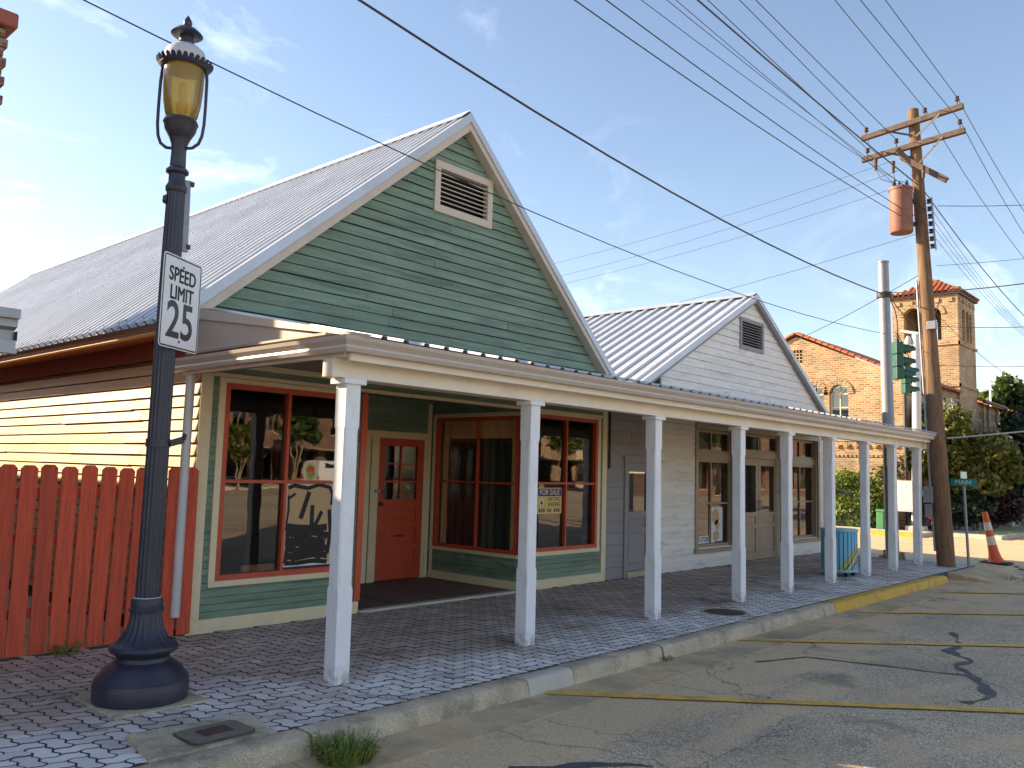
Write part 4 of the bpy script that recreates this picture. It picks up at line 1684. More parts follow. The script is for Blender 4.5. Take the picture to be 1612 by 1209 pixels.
def post_mesh():
    q_ = MB()
    secs = [(0, .072, 0), (.72, .072, 0), (.75, .0695, .014), (1.99, .0695, .014), (2.02, .072, 0), (2.36, .072, 0)]
    vs, fs = [], []
    for z, h, c in secs:
        c = max(c, .004)
        for sx, sy, fl in ((1, 1, 0), (-1, 1, 1), (-1, -1, 0), (1, -1, 1)):
            a_ = (sx * h, sy * (h - c), z)
            b_ = (sx * (h - c), sy * h, z)
            vs += [a_, b_] if fl == 0 else [b_, a_]
    for i in range(len(secs) - 1):
        for k in range(8):
            fs.append((i * 8 + k, i * 8 + (k + 1) % 8, (i + 1) * 8 + (k + 1) % 8, (i + 1) * 8 + k))
    fs.append(tuple(range(8))[::-1])
    fs.append(tuple(range(len(secs) * 8 - 8, len(secs) * 8)))
    q_.add(vs, fs)
    return q_


p0 = post_mesh().build('post', 'post_white', porch, local=True)
c0 = bevel(MB().box(-.11, .11, -.1, .1, 2.36, 2.405).build('cap', 'post_white', p0, local=True))
for i, x_ in enumerate(PX):
    o = p0 if i == 0 else copy_tree(p0, porch)
    o.location = Vector((x_, 5.60, 0)) - bz
    o.rotation_euler = (RND.uniform(-.004, .004), RND.uniform(-.005, .005), 0)
bevel(MB().box(3.98, 19.5, 5.53, 5.67, 2.406, 2.56).build('beam', 'beam_white', porch))
bevel(MB().box(4.02, 19.5, 5.36, 5.40, 2.525, 2.665).build('fascia', 'beam_white', porch))
MB().box(4.02, 19.5, 5.401, 5.53, 2.561, 2.58).build('fascia_soffit', 'beam_white', porch)
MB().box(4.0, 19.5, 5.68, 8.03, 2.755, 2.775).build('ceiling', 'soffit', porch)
MB().box(4.0, 4.03, 5.42, 8.06, 2.56, 2.66).build('fascia', 'beam_white', porch)
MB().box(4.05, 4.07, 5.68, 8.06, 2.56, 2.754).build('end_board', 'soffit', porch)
GP = [(0, 0), (.075, 0), (.092, .03), (.085, .05), (.118, .088), (.128, .118), (.116, .118), (.108, .105), (.0, .105)]
q = MB()
q.prism(GP, lambda a_, b_, d_: (3.995 - a_ if d_ < 5 else d_, 5.355 - a_, 2.585 + b_), 3.86, 19.56)
q.build('gutter', 'gutter_tan', porch)
q = MB()
q.prism(GP, lambda a_, b_, d_: (3.995 - a_, 5.355 - a_ if d_ < 6 else d_, 2.585 + b_), 5.24, 8.25)
q.build('gutter', 'gutter_tan', porch)
# sloped end closed with a flat metal panel under its flashing
q = MB()
q.prism([(5.36, 2.67), (8.06, 2.67), (8.06, 3.17), (5.36, 2.70)], lambda a_, b_, d_: (d_, a_, b_), 4.09, 4.12)
q.build('end_panel', 'panel_tan', porch)
q = MB()
q.prism([(5.2, 2.70), (8.07, 3.14), (8.07, 3.255), (5.2, 2.725)], lambda a_, b_, d_: (d_, a_, b_), 4.06, 4.089)
q.build('end_flashing', 'panel_tan', porch)
pr = group_part('roof', porch)
th = math.atan2(.55, 2.85)
ln = math.hypot(.55, 2.85)


def mv(s, t, h):
    return (s, -t * math.cos(th) - h * math.sin(th), -t * math.sin(th) + h * math.cos(th))


src = sheet_metal(rib_panel(.9044, .2261, ln, .022, mv), 'roof_panel', pr)
bz2 = wloc(pr)
for i in range(17):
    o = src if i == 0 else share(src, pr, (0, 0, 0))
    o.location = Vector((4.125 + .9044 * i, 8.075, 3.265)) - bz2
q = MB()
q.hexa([(4.13, 5.26, 2.70), (19.5, 5.26, 2.70), (19.5, 8.06, 3.24), (4.13, 8.06, 3.24), (4.13, 5.26, 2.706), (19.5, 5.26, 2.706), (19.5, 8.06, 3.250), (4.13, 8.06, 3.250)])
q.build('roof_deck', 'soffit', pr)
q = MB()
q.tube([(4.06, 8.0, 2.62), (4.06, 8.0, 1.4), (4.06, 8.0, .2)], .045, 12)
ds = q.build('downspout', 'steel_white', porch, smooth=True)

# ------------------------------------------------------------------ fence, brick neighbour and its awning
fence = thing('picket_fence', 'red dog-eared board fence closing the alley', 'fence', (3.1, 8.05, 0))
x_ = 4.16
k = 0
while x_ > 1.9:
    lean = RND.uniform(-.012, .012) + (.02 if k in (4, 5) else 0)
    h_ = 1.63 + RND.uniform(-.012, .012)
    hw = .068
    dz = RND.uniform(-.006, .006)
    c = .03
    poly = [(-hw, .02), (hw, .02), (hw, h_ - c), (hw - c, h_), (-hw + c, h_), (-hw, h_ - c)]
    q = MB()
    yv = 8.02 + dz
    q.prism(poly, lambda a_, b_, d_, x_=x_, lean=lean: (x_ + a_ + lean * (b_ - .8), d_, b_), yv, yv + .018)
    q.build('picket', 'fence_red', fence)
    x_ -= .167 + RND.uniform(-.012, .008)
    k += 1
for zz in (.32, .95, 1.35):
    MB().box(1.8, 4.2, 8.055, 8.095, zz, zz + .085).build('rail', 'fence_red', fence)

nb = thing('brick_neighbour', 'brick building corner with a projecting cornice at the top left edge', 'building', (-3, 9, 0))
MB().box(-12, 2.18, 8.1, 9.5, -.13, 5.42).build('wall', 'red_brick', nb)
MB().box(-12, 2.11, 9.501, 32, -.13, 3.4).build('unseen_shade_block', 'red_brick', nb)  # unseen block, added; its height shades the lower alley wall
MB().box(2.111, 2.18, 9.501, 9.95, -.13, 3.4).build('unseen_sun_gate', 'red_brick', nb)  # unseen thin walls from here on, added in steps to gate the sun
MB().box(2.111, 2.18, 9.951, 10.7, -.13, 4.35).build('unseen_sun_gate', 'red_brick', nb)
MB().box(2.111, 2.18, 10.701, 12.5, -.13, 5.42).build('unseen_sun_gate', 'red_brick', nb)
MB().box(2.111, 2.18, 12.501, 32, -.13, 3.5).build('unseen_sun_gate', 'red_brick', nb)
bevel(MB().box(-12, 2.27, 8.0, 9.58, 5.42, 5.56).build('cornice', 'brick_red_paint', nb), .02, 2)
for i in range(8):
    MB().box(2.13, 2.18 + .028 * (i % 2) + .01, 8.07, 8.2, 5.42 - .085 * (i + 1), 5.42 - .085 * i - .012).build('quoin', 'red_brick', nb)
aw = thing('metal_awning', 'flat ribbed metal awning end jutting in at the left edge', 'awning', (-3, 7.4, 2.5))
q = MB()
q.prism([(6.9, 2.49), (6.94, 2.49), (6.94, 2.56), (7.0, 2.57), (7.0, 2.64), (6.93, 2.66), (6.93, 2.72), (6.88, 2.72), (6.88, 2.79), (8.08, 2.82), (8.08, 2.60), (7.06, 2.50), (6.98, 2.46), (6.9, 2.46)],
        lambda a_, b_, d_: (d_, a_, b_), -11, 2.14)
q.build('awning_deck', 'awning_metal', aw)
for i in range(4):
    MB().box(2.141, 2.15, 6.95 + i * .28, 7.15 + i * .28, 2.56, 2.63).build('end_plate', 'dark_iron', aw)


# ------------------------------------------------------------------ street lamp
LX, LY = 2.88, 6.10
pl = thing('lamp_plinth', 'square concrete pad under the street lamp', 'pad', (LX, LY, 0))
MB().box(LX - .33, LX + .33, LY - .36, LY + .34, -.05, .018).build('slab', 'concrete', pl)
lamp = thing('street_lamp', 'dark iron street lamp with fluted base and amber globe', 'street lamp', (LX, LY, .018))
c = (LX, LY)
MB().lathe([(.315, .018), (.32, .04), (.322, .13), (.312, .15), (.315, .165), (.295, .19), (.25, .245), (.205, .275), (.185, .285), (.178, .31), (.185, .325), (.20, .335)], c, 64).build('base', 'lamp_iron', lamp, smooth=True)
MB().lathe([(.20, .335), (.225, .35), (.235, .37), (.228, .39), (.215, .40)], c, 48).build('base_ring', 'lamp_iron', lamp, smooth=True)
MB().lathe([(.215, .40, .004), (.19, .415, .01), (.155, .45, .012), (.128, .50, .011), (.112, .56, .009), (.106, .62, .006)], c, 160, 20).build('fluted_bell', 'lamp_iron', lamp, smooth=True)
MB().lathe([(.106, .62), (.118, .625), (.120, .645), (.108, .66), (.110, .70), (.104, .715), (.09, .72)], c, 40).build('collar', 'lamp_iron', lamp, smooth=True)
MB().lathe([(.0895, .714), (.094, .719), (.0895, .724)], c, 32).build('wire_band', 'steel_white', lamp, smooth=True)
MB().lathe([(.084, .72, .006), (.082, 1.2, .007), (.078, 2.2, .007), (.071, 3.3, .006), (.066, 3.72, .004)], c, 160, 16).build('shaft', 'lamp_iron', lamp, smooth=True)
MB().lathe([(.066, 3.72), (.075, 3.73), (.078, 3.76), (.066, 3.785), (.06, 3.80), (.06, 3.86), (.082, 3.875), (.082, 3.895), (.058, 3.92), (.054, 4.05), (.06, 4.10), (.075, 4.14)], c, 32).build('neck', 'lamp_iron', lamp, smooth=True)
MB().lathe([(.06, 4.12), (.085, 4.16), (.112, 4.21), (.12, 4.25), (.128, 4.265), (.118, 4.29), (.10, 4.30)], c, 36).build('globe_cup', 'lamp_iron', lamp, smooth=True)
for sg in (-1, 1):
    dx, dy = .669 * sg, -.743 * sg
    pts = []
    for (r_, z_) in ((.045, 4.07), (.10, 4.075), (.145, 4.11), (.168, 4.17), (.178, 4.26), (.180, 4.40), (.178, 4.60), (.170, 4.70)):
        pts.append((LX + dx * r_, LY + dy * r_, z_))
    MB().tube(pts, .0125, 8).build('globe_arm', 'lamp_iron', lamp, smooth=True)
MB().lathe([(.098, 4.285), (.118, 4.33), (.136, 4.42), (.146, 4.54), (.150, 4.68), (.145, 4.72)], c, 40).build('globe', 'amber_glass', lamp, smooth=True, recalc=True)
MB().lathe([(.03, 4.30), (.03, 4.36), (.045, 4.365), (.045, 4.42), (.028, 4.43), (.034, 4.50), (.03, 4.58), (.0, 4.6)], c, 16).build('bulb', 'sign_cream', lamp, smooth=True)
# crown rim with upturned scallops
q = MB()
q.lathe([(.14, 4.70), (.168, 4.695), (.182, 4.71), (.184, 4.725), (.17, 4.73), (.145, 4.735)], c, 48)
for i in range(28):
    a = 2 * math.pi * i / 28
    ca, sa = math.cos(a), math.sin(a)
    ta, tb = -sa * .0195, ca * .0195
    for (r0, z0_, r1, z1_) in ((.182, 4.712, .206, 4.748),):
        cxx, cyy = LX, LY
        o1 = [(cxx + ca * r0 - ta, cyy + sa * r0 - tb, z0_), (cxx + ca * r0 + ta, cyy + sa * r0 + tb, z0_), (cxx + ca * r1 + ta * .75, cyy + sa * r1 + tb * .75, z1_ - .006),
              (cxx + ca * (r1 + .004), cyy + sa * (r1 + .004), z1_ + .006), (cxx + ca * r1 - ta * .75, cyy + sa * r1 - tb * .75, z1_ - .006)]
        o2 = [(x__ - ca * .006, y__ - sa * .006, z__ + .004) for x__, y__, z__ in o1]
        q.add(o1 + o2, [(0, 1, 2, 3, 4), (9, 8, 7, 6, 5), (0, 5, 6, 1), (1, 6, 7, 2), (2, 7, 8, 3), (3, 8, 9, 4), (4, 9, 5, 0)])
q.build('scalloped_rim', 'lamp_iron', lamp, smooth=False)
MB().lathe([(.155, 4.72), (.158, 4.78), (.14, 4.84), (.10, 4.875), (.06, 4.89)], c, 40).build('dome', 'steel_white', lamp, smooth=True)
MB().lathe([(.085, 4.875), (.062, 4.885), (.055, 4.93), (.05, 4.96), (.105, 4.965), (.118, 4.975), (.108, 4.99), (.075, 5.02), (.04, 5.035), (.02, 5.04), (.03, 5.052), (.034, 5.075), (.024, 5.10), (.008, 5.125), (.0, 5.14)], c, 32).build('finial', 'lamp_iron', lamp, smooth=True)
q = MB()
un = Vector((.95, -.3, 0)).normalized()
q.bar((LX + un.x * .085, LY + un.y * .085, 3.28), (LX + un.x * .075, LY + un.y * .075, 3.83), .035, .05, (un.x, un.y, 0))
q.build('sensor_strip', 'steel_grey', lamp)
for zz in (3.30, 3.79):
    q = MB()
    q.box(LX + .085, LX + .118, LY - .05, LY - .02, zz, zz + .035)
    q.build('strip_clip', 'dark_iron', lamp)
q = MB()
q.lathe([(.083, 1.80), (.088, 1.80), (.088, 1.86), (.083, 1.86)], c, 40)
q.bar((LX + .06, LY - .07, 1.83), (LX + .13, LY - .12, 1.86), .03, .05)
q.bar((LX + .13, LY - .12, 1.86), (LX + .145, LY - .11, 1.90), .02, .03)
q.build('strap', 'lamp_iron', lamp)
q = MB()
q.tube([(LX - .06, LY + .02, 3.66), (LX - .085, LY + .03, 3.66)], [.04, .025], 14)
q.build('photo_cell', 'lamp_iron', lamp, smooth=True)

# speed limit sign strapped to the lamp
U = Vector((.854, .52, 0)).normalized()
Nn = Vector((.52, -.854, 0)).normalized()
Z = Vector((0, 0, 1))
SO = Vector((LX, LY, 2.865)) + Nn * .105
sg_ = thing('speed_limit_sign', 'white speed limit 25 sign strapped to the street lamp', 'sign', tuple(SO))


def plate(w_, h_, r_, n=5):
    pts = []
    for sx, sy, a0 in ((1, -1, -90), (1, 1, 0), (-1, 1, 90), (-1, -1, 180)):
        for i in range(n + 1):
            a = math.radians(a0 + 90 * i / n)
            pts.append((sx * (w_ / 2 - r_) + r_ * math.cos(a), sy * (h_ / 2 - r_) + r_ * math.sin(a)))
    return pts


def ring_plate(w_, h_, r_, t_):
    return plate(w_, h_, r_), plate(w_ - 2 * t_, h_ - 2 * t_, max(r_ - t_, .005))


def on_sign(O, uu, vv, nn):
    return lambda a, b, d: tuple(Vector(O) + uu * a + vv * b + nn * d)


fs = on_sign(SO, U, Z, Nn)
q = MB()
q.prism(plate(.50, .69, .03), fs, 0, .003)
q.build('plate', 'sign_white', sg_)
oo, ii = ring_plate(.484, .674, .026, .011)
q = MB()
n_ = len(oo)
q.add([fs(a, b, .0042) for a, b in oo] + [fs(a, b, .0042) for a, b in ii], [(i, (i + 1) % n_, n_ + (i + 1) % n_, n_ + i) for i in range(n_)])
q.build('border', 'sign_black', sg_)


def sign_text(s, size, b, sx, root, O, uu, vv, nn, m_, a=0.0, lift=.0035, bold=.0, name='lettering'):
    M4 = frame_m(Vector(O) - wloc(root) + uu * a + vv * b + nn * lift, uu, vv, nn)
    return text(name, s, size, m_, root, M4, .0006, sx, bold)


for da, db in ((-.004, 0), (.004, .002), (0, -.003), (0, .003)):
    sign_text('SPEED', .15, .20 + db, .86, sg_, SO, U, Z, Nn, 'sign_black', a=da)
    sign_text('LIMIT', .15, .065 + db, .86, sg_, SO, U, Z, Nn, 'sign_black', a=da)
sign_text('25', .38, -.145, .95, sg_, SO, U, Z, Nn, 'sign_black', bold=.006)
for b in (.275, -.285):
    q = MB()
    q.prism([(.009 * math.cos(t * math.pi / 4), b + .009 * math.sin(t * math.pi / 4)) for t in range(8)], fs, .003, .008)
    q.build('bolt', 'dark_iron', sg_)
for b in (.2, -.2):
    q = MB()
    q.prism(rect(-.09, .09, b - .012, b + .012), fs, -.03, -.001)
    q.build('strap', 'steel_grey', sg_)

# ------------------------------------------------------------------ meter box, manhole, weeds
mbx = thing('meter_box', 'concrete pad with a dark rounded meter lid beside the kerb', 'utility cover', (2.8, 5.02, 0))
q = MB()
q.hexa([(2.35, 4.82, -.1), (3.19, 4.82, -.1), (3.24, 5.29, -.1), (2.44, 5.33, -.1), (2.35, 4.82, .012), (3.19, 4.82, .008), (3.24, 5.29, .012), (2.44, 5.33, .03)])
bevel(q.build('pad', 'concrete', mbx), .012, 2)
lo = Vector((2.86, 5.02, .02))
lu, lv = Vector((1, .0, .004)).normalized(), Vector((.0, 1, .008)).normalized()
fl = on_sign(lo, lu, lv, Z)
for w_, h_, r_, d0_, d1_, m_, nm in ((.43, .30, .05, -.01, .006, 'joint_dirt', 'lid_gap'), (.415, .285, .045, -.01, .010, 'lid_concrete', 'lid'), (.20, .13, .01, .0, .014, 'rust_iron', 'inner_lid')):
    q = MB()
    q.prism(plate(w_, h_, r_), fl, d0_, d1_)
    q.build(nm, m_, mbx)
mh = thing('manhole_cover', 'round iron manhole cover set in the pavers near the kerb', 'manhole cover', (9.93, 5.27, 0))
MB().lathe([(.31, -.05), (.31, .002), (.26, .004), (.26, -.004)], (9.93, 5.27), 40).build('collar', 'concrete', mh)
MB().lathe([(.255, -.04), (.255, .004), (.235, .006), (.0, .006)], (9.93, 5.27), 40).build('lid', 'rust_iron', mh)


def weed(name, label, loc, n, h_, sp, seed, group=None):
    rg_ = random.Random(seed)
    t = thing(name, label, 'weed', loc, group)
    q_ = MB()
    for i in range(n):
        a = rg_.uniform(0, 2 * math.pi)
        r_ = sp * math.sqrt(rg_.random()) * .5
        b = Vector((loc[0] + r_ * math.cos(a), loc[1] + r_ * math.sin(a), loc[2]))
        ln_ = h_ * rg_.uniform(.5, 1.15)
        out_ = Vector((math.cos(a), math.sin(a), 0)) * ln_ * rg_.uniform(.2, .9)
        m1 = b + out_ * .45 + Vector((0, 0, ln_ * .6))
        e1 = b + out_ + Vector((0, 0, ln_ * rg_.uniform(.5, .95)))
        sd_ = Vector((-math.sin(a), math.cos(a), 0)) * .004
        q_.add([b - sd_, b + sd_, m1 + sd_ * .8, m1 - sd_ * .8, e1], [(0, 1, 2, 3), (3, 2, 4)])
        for k_ in range(3):
            pm = b.lerp(m1, rg_.uniform(.3, 1)) if k_ else m1.lerp(e1, rg_.random())
            dd = Vector((rg_.uniform(-1, 1), rg_.uniform(-1, 1), rg_.uniform(-.2, .8))).normalized() * .022
            ss = dd.cross(Vector((0, 0, 1))) * .35
            q_.add([pm, pm + dd * .5 + ss, pm + dd, pm + dd * .5 - ss], [(0, 1, 2, 3)])
    q_.build('blades', 'weed', t, recalc=False)
    return t


weed('weed_clump', 'bushy green weed growing in the gutter below the kerb joint', (3.42, 4.42, -.13), 420, .17, .34, 4)
weed('weed_sprig', 'small weed sprig in the open kerb joint', (7.46, 4.6, -.125), 40, .06, .16, 5)
weed('weed_sprig', 'small weed at the foot of the fence by the lamp', (3.05, 7.93, 0), 60, .14, .22, 6)
weed('weed_sprig', 'low weed patch on the road past the kerb end', (18.9, 4.0, -.13), 90, .08, .7, 7)

# ------------------------------------------------------------------ litter bin
TX, TY = 15.42, 5.93
tr = thing('litter_bin', 'round blue slatted litter bin with painted waves under the porch', 'litter bin', (TX, TY, 0))
R_ = .31
ns = 26
src = None
for i in range(ns):
    a = 2 * math.pi * i / ns
    ca, sa = math.cos(a), math.sin(a)
    wv = 2 * math.pi * R_ / ns * .40
    t1 = Vector((-sa, ca, 0)) * wv
    o_ = Vector((TX, TY, 0)) + Vector((ca, sa, 0)) * R_
    i_ = Vector((TX, TY, 0)) + Vector((ca, sa, 0)) * (R_ - .018)
    zb, zt = Vector((0, 0, .11)), Vector((0, 0, .80))
    q = MB()
    q.hexa([i_ - t1 + zb, i_ + t1 + zb, o_ + t1 + zb, o_ - t1 + zb, i_ - t1 + zt, i_ + t1 + zt, o_ + t1 + zt, o_ - t1 + zt])
    q.build('slat', 'painted_slat', tr)
MB().lathe([(.27, .79), (.325, .79), (.33, .81), (.325, .83), (.27, .83)], (TX, TY), 40).build('rim', 'trash_blue', tr, smooth=True)
MB().lathe([(.0, .085), (.32, .085), (.325, .10), (.32, .12), (.0, .12)], (TX, TY), 40).build('base_ring', 'trash_blue', tr, smooth=True)
MB().lathe([(.285, .12), (.285, .79), (.27, .79), (.27, .12)], (TX, TY), 32).build('liner', 'black', tr, smooth=True)
for i in range(4):
    a = math.pi / 4 + i * math.pi / 2
    q = MB()
    cx2, cy2 = TX + .25 * math.cos(a), TY + .25 * math.sin(a)
    q.tube([(cx2 - .015, cy2, .035), (cx2 + .015, cy2, .035)], .035, 12)
    q.box(cx2 - .02, cx2 + .02, cy2 - .012, cy2 + .012, .04, .086)
    q.build('castor', 'rubber', tr)

# ------------------------------------------------------------------ utility pole
up = thing('utility_pole', 'tall brown wooden utility pole with crossarms and a rusty transformer', 'utility pole', (19.1, 5.15, -.02))
pb, pt_ = Vector((19.08, 5.13, -.3)), Vector((19.08, 5.60, 9.85))
pole = lambda z: pb.lerp(pt_, (z + .3) / 10.15)
MB().tube([pole(-.3), pole(2), pole(4), pole(6), pole(8), pole(9.85)], [.175, .165, .15, .135, .122, .112], 20).build('shaft', 'pole_wood', up, smooth=True)


def arm(y0, z0_, y1, z1_, dx=-.17, x=19.08):
    q_ = MB()
    q_.bar((x + dx, y0, z0_), (x + dx, y1, z1_), .10, .12)
    return bevel(q_.build('crossarm', 'arm_wood', up), .008)


arm(6.66, 9.40, 4.55, 9.60)
arm(6.66, 8.90, 4.53, 9.06)
q = MB()
q.bar((18.86, 5.9, 8.96), (19.04, 5.5, 8.45), .09, .11)
q.bar((18.98, 5.83, 8.80), (18.98, 4.92, 8.08), .09, .12)
bevel(q.build('crossarm', 'arm_wood', up), .008)
for ya, za, yb_, zb_ in ((6.1, 9.42, 5.55, 9.22), (5.0, 9.52, 5.52, 9.2), (6.1, 8.92, 5.5, 8.70), (4.95, 9.0, 5.5, 8.55)):
    q = MB()
    q.bar((18.84, ya, za), (18.98, yb_, zb_), .012, .04)
    q.build('arm_brace', 'dark_iron', up)


def insulator(x, y_, z_):
    MB().lathe([(.012, z_ - .10), (.012, z_ - .02), (.045, z_ - .015), (.05, z_ + .01), (.028, z_ + .03), (.044, z_ + .045), (.044, z_ + .07), (.02, z_ + .085), (.0, z_ + .09)], (x, y_), 12).build('insulator', 'rust_iron', up, smooth=True)


INS = {'i1': (18.91, 5.31, 9.68), 'i2': (18.91, 4.67, 9.76), 'i3': (18.91, 4.63, 9.24), 'i4': (18.91, 6.55, 9.56), 'i5': (18.91, 5.91, 9.14), 'i6': (18.91, 6.53, 9.07)}
for v_ in INS.values():
    insulator(*v_)
for i in range(7):
    zz = 7.70 - i * .165
    pp = pole(zz)
    q = MB()
    q.lathe([(.02, zz - .05), (.045, zz - .045), (.05, zz - .015), (.025, zz), (.05, zz + .015), (.045, zz + .045), (.02, zz + .05)], (pp.x - .08, pp.y - .21), 12)
    q.build('spool', 'dark_iron', up, smooth=True)
q = MB()
q.bar(pole(7.78) + Vector((-.08, -.26, 0)), pole(6.6) + Vector((-.08, -.27, 0)), .02, .035)
q.build('spool_rack', 'steel_grey', up)
tk = group_part('transformer', up)
TC = (18.72, 5.78)
MB().lathe([(.0, 7.02), (.22, 7.02), (.235, 7.05), (.235, 7.95), (.25, 7.96), (.25, 8.0), (.2, 8.03), (.0, 8.06)], TC, 32).build('tank', 'rust_tank', tk, smooth=True)
for a in (-.9, .5, 2.2):
    q = MB()
    xx_, yy_ = TC[0] + .13 * math.cos(a), TC[1] + .13 * math.sin(a)
    q.lathe([(.03, 8.02), (.045, 8.05), (.03, 8.08), (.045, 8.11), (.03, 8.14), (.02, 8.2)], (xx_, yy_), 10)
    q.build('bushing', 'dark_iron', tk, smooth=True)
for zz in (7.25, 7.75):
    q = MB()
    q.bar((TC[0] + .2, TC[1] - .1, zz), tuple(pole(zz)), .05, .09)
    q.build('bracket', 'dark_iron', tk)
for (x1_, y1_, z1_) in ((18.8, 6.32, 8.72), (18.8, 5.95, 8.58), (18.85, 5.35, 8.35)):
    q = MB()
    q.tube([(x1_, y1_, z1_ - .16), (x1_, y1_, z1_ + .1)], [.03, .045], 10)
    q.tube([(x1_, y1_, z1_), (x1_ - .12, y1_ - .05, z1_ - .09)], .02, 8)
    q.build('fuse_cutout', 'rust_iron', up, smooth=True)
q = MB()
for a_, b_ in (((18.8, 6.32, 8.6), (18.7, 5.9, 8.15)), ((18.8, 5.95, 8.45), (18.78, 5.7, 8.15)), ((18.91, 6.53, 9.06), (18.8, 6.32, 8.8)), ((18.91, 6.55, 9.5), (18.85, 6.2, 8.85)),
               ((18.7, 5.62, 8.1), (18.98, 5.36, 7.5)), ((18.6, 5.7, 7.9), (18.95, 5.38, 7.2))):
    a_, b_ = Vector(a_), Vector(b_)
    m_ = (a_ + b_) / 2 + Vector((-.12, .05, -.1))
    q.tube([a_, a_.lerp(m_, .6), m_, m_.lerp(b_, .6), b_], .007, 6)
q.build('jumper_wires', 'dark_iron', up, smooth=True)
q = MB()
q.tube([pole(.3) + Vector((-.1, .17, 0)), pole(3) + Vector((-.1, .165, 0)), pole(6.0) + Vector((-.1, .15, 0))], .022, 8)
q.build('conduit', 'steel_grey', up, smooth=True)
q = MB()
q.box(18.86, 19.0, 5.32, 5.5, 1.28, 1.62)
q.box(18.88, 18.98, 5.34, 5.48, .98, 1.26)
bevel(q.build('meter_cabinet', 'steel_grey', up), .012, 2)
q = MB()
q.tube([(18.92, 5.5, 1.47), (18.92, 5.585, 1.47)], .065, 14)
q.build('meter', 'steel_white', up, smooth=True)
q = MB()
q.box(18.85, 18.99, 5.18, 5.36, 4.9, 5.08)
bevel(q.build('junction_box', 'steel_grey', up), .01)


# ------------------------------------------------------------------ overhead wires
def wire(label, pts, r_=.007, sag=0.0, n=18, material='dark_iron', name='power_line'):
    """Through the given points, hanging by sag between the ends."""
    P_ = [Vector(p) for p in pts]
    L0 = [0]
    for i in range(1, len(P_)):
        L0.append(L0[-1] + (P_[i] - P_[i - 1]).length)
    path = []
    for i in range(n + 1):
        s = L0[-1] * i / n
        j = max(k for k in range(len(P_) - 1) if L0[k] <= s + 1e-9)
        t = (s - L0[j]) / max(L0[j + 1] - L0[j], 1e-6)
        if len(P_) == 3:
            f_ = i / n
            m_ = L0[1] / L0[-1]
            a_ = (f_ - m_) * (f_ - 1) / ((0 - m_) * (0 - 1))
            b_ = f_ * (f_ - 1) / (m_ * (m_ - 1))
            c_ = f_ * (f_ - m_) / (1 * (1 - m_))
            p = P_[0] * a_ + P_[1] * b_ + P_[2] * c_
        else:
            p = P_[j].lerp(P_[j + 1], t)
        path.append(p - Vector((0, 0, sag * 4 * (i / n) * (1 - i / n))))
    o_ = MB().tube(path, r_, 6).build(name, material, recalc=False, smooth=True)
    return tag(o_, label, 'wire', 'overhead wires')


mid_of = lambda a, b, t, dz: tuple(Vector(a).lerp(Vector(b), t) - Vector((0, 0, dz)))
g1 = lambda x, y_, z_, k_: (x, y_, z_)
# street span, towards the camera and on past it
wire('wire to the rusty transformer, lowest of the street span', [(-14, 5.6, 8.2), (7.05, 5.6, 6.96), (18.75, 5.72, 7.35)], .008)
wire('second lowest wire of the street span to the transformer', [(-14, 5.6, 8.4), (7.65, 5.6, 7.23), (18.75, 5.70, 7.5)], .008)
wire('thin wire third from the bottom of the street span', [(-14, 5.6, 8.8), (8.36, 5.6, 7.56), (18.8, 5.62, 8.0)], .005)
wire('thin wire fourth from the bottom of the street span', [(-14, 5.6, 9.0), (8.96, 5.6, 7.83), (18.85, 5.5, 7.85)], .005)
wire('thin wire beside the thick cable of the street span', [(-14, 5.6, 9.1), (9.18, 5.6, 7.93), (18.9, 5.5, 7.7)], .005)
wire('thick black cable of the street span meeting the pole shaft', [(-14, 5.5, 9.3), (9.57, 5.5, 8.07), (18.95, 5.5, 8.1)], .013)
wire('wire to the left end of the lower crossarm', [(-14, 6.6, 10.6), (11.81, 6.6, 9.49), (18.91, 6.53, 9.13)], .008)
wire('wire to the left end of the upper crossarm', [(-14, 6.66, 11.1), (13.03, 6.66, 10.07), (18.91, 6.55, 9.62)], .008)
wire('wire to the inner left insulator of the lower crossarm', [(-14, 5.95, 10.6), (12.21, 5.95, 9.43), (18.91, 5.91, 9.2)], .008)
wire('wire to the insulator by the pole top', [(-14, 5.34, 11.2), (14.08, 5.34, 10.0), (18.91, 5.31, 9.74)], .008)
wire('wire to the right end of the lower crossarm', [(-14, 4.65, 10.6), (13.25, 4.65, 9.42), (18.91, 4.63, 9.3)], .008)
wire('wire to the right end of the upper crossarm', [(-14, 4.7, 11.2), (14.68, 4.7, 10.05), (18.91, 4.67, 9.82)], .008)
# beyond the pole
wire('wire leaving the pole top insulator to the right', [(18.91, 5.31, 9.74), (28.3, 5.3, 8.4), (46, 5.3, 9.2)], .008)
wire('wire leaving the lower crossarm to the right', [(18.91, 4.63, 9.3), (24.9, 4.65, 8.25), (44, 4.7, 8.9)], .008)
wire('wire leaving the upper crossarm to the right', [(18.91, 4.67, 9.82), (25.3, 4.7, 8.95), (44, 4.7, 9.4)], .008)
wire('thick cable leaving the pole shaft to the right', [(19.1, 5.45, 8.05), (26.5, 5.3, 6.75), (46, 5.3, 7.5)], .012)
for k_, z_ in enumerate((7.55, 7.35, 7.2, 7.0)):
    wire(('topmost', 'second', 'third', 'lowest')[k_] + ' wire leaving the spool rack to the right', [(19.0, 5.26, z_), (25.0 + .3 * k_, 5.3, 6.55 - .13 * k_), (46, 5.3, 7.0 - .1 * k_)], .005)
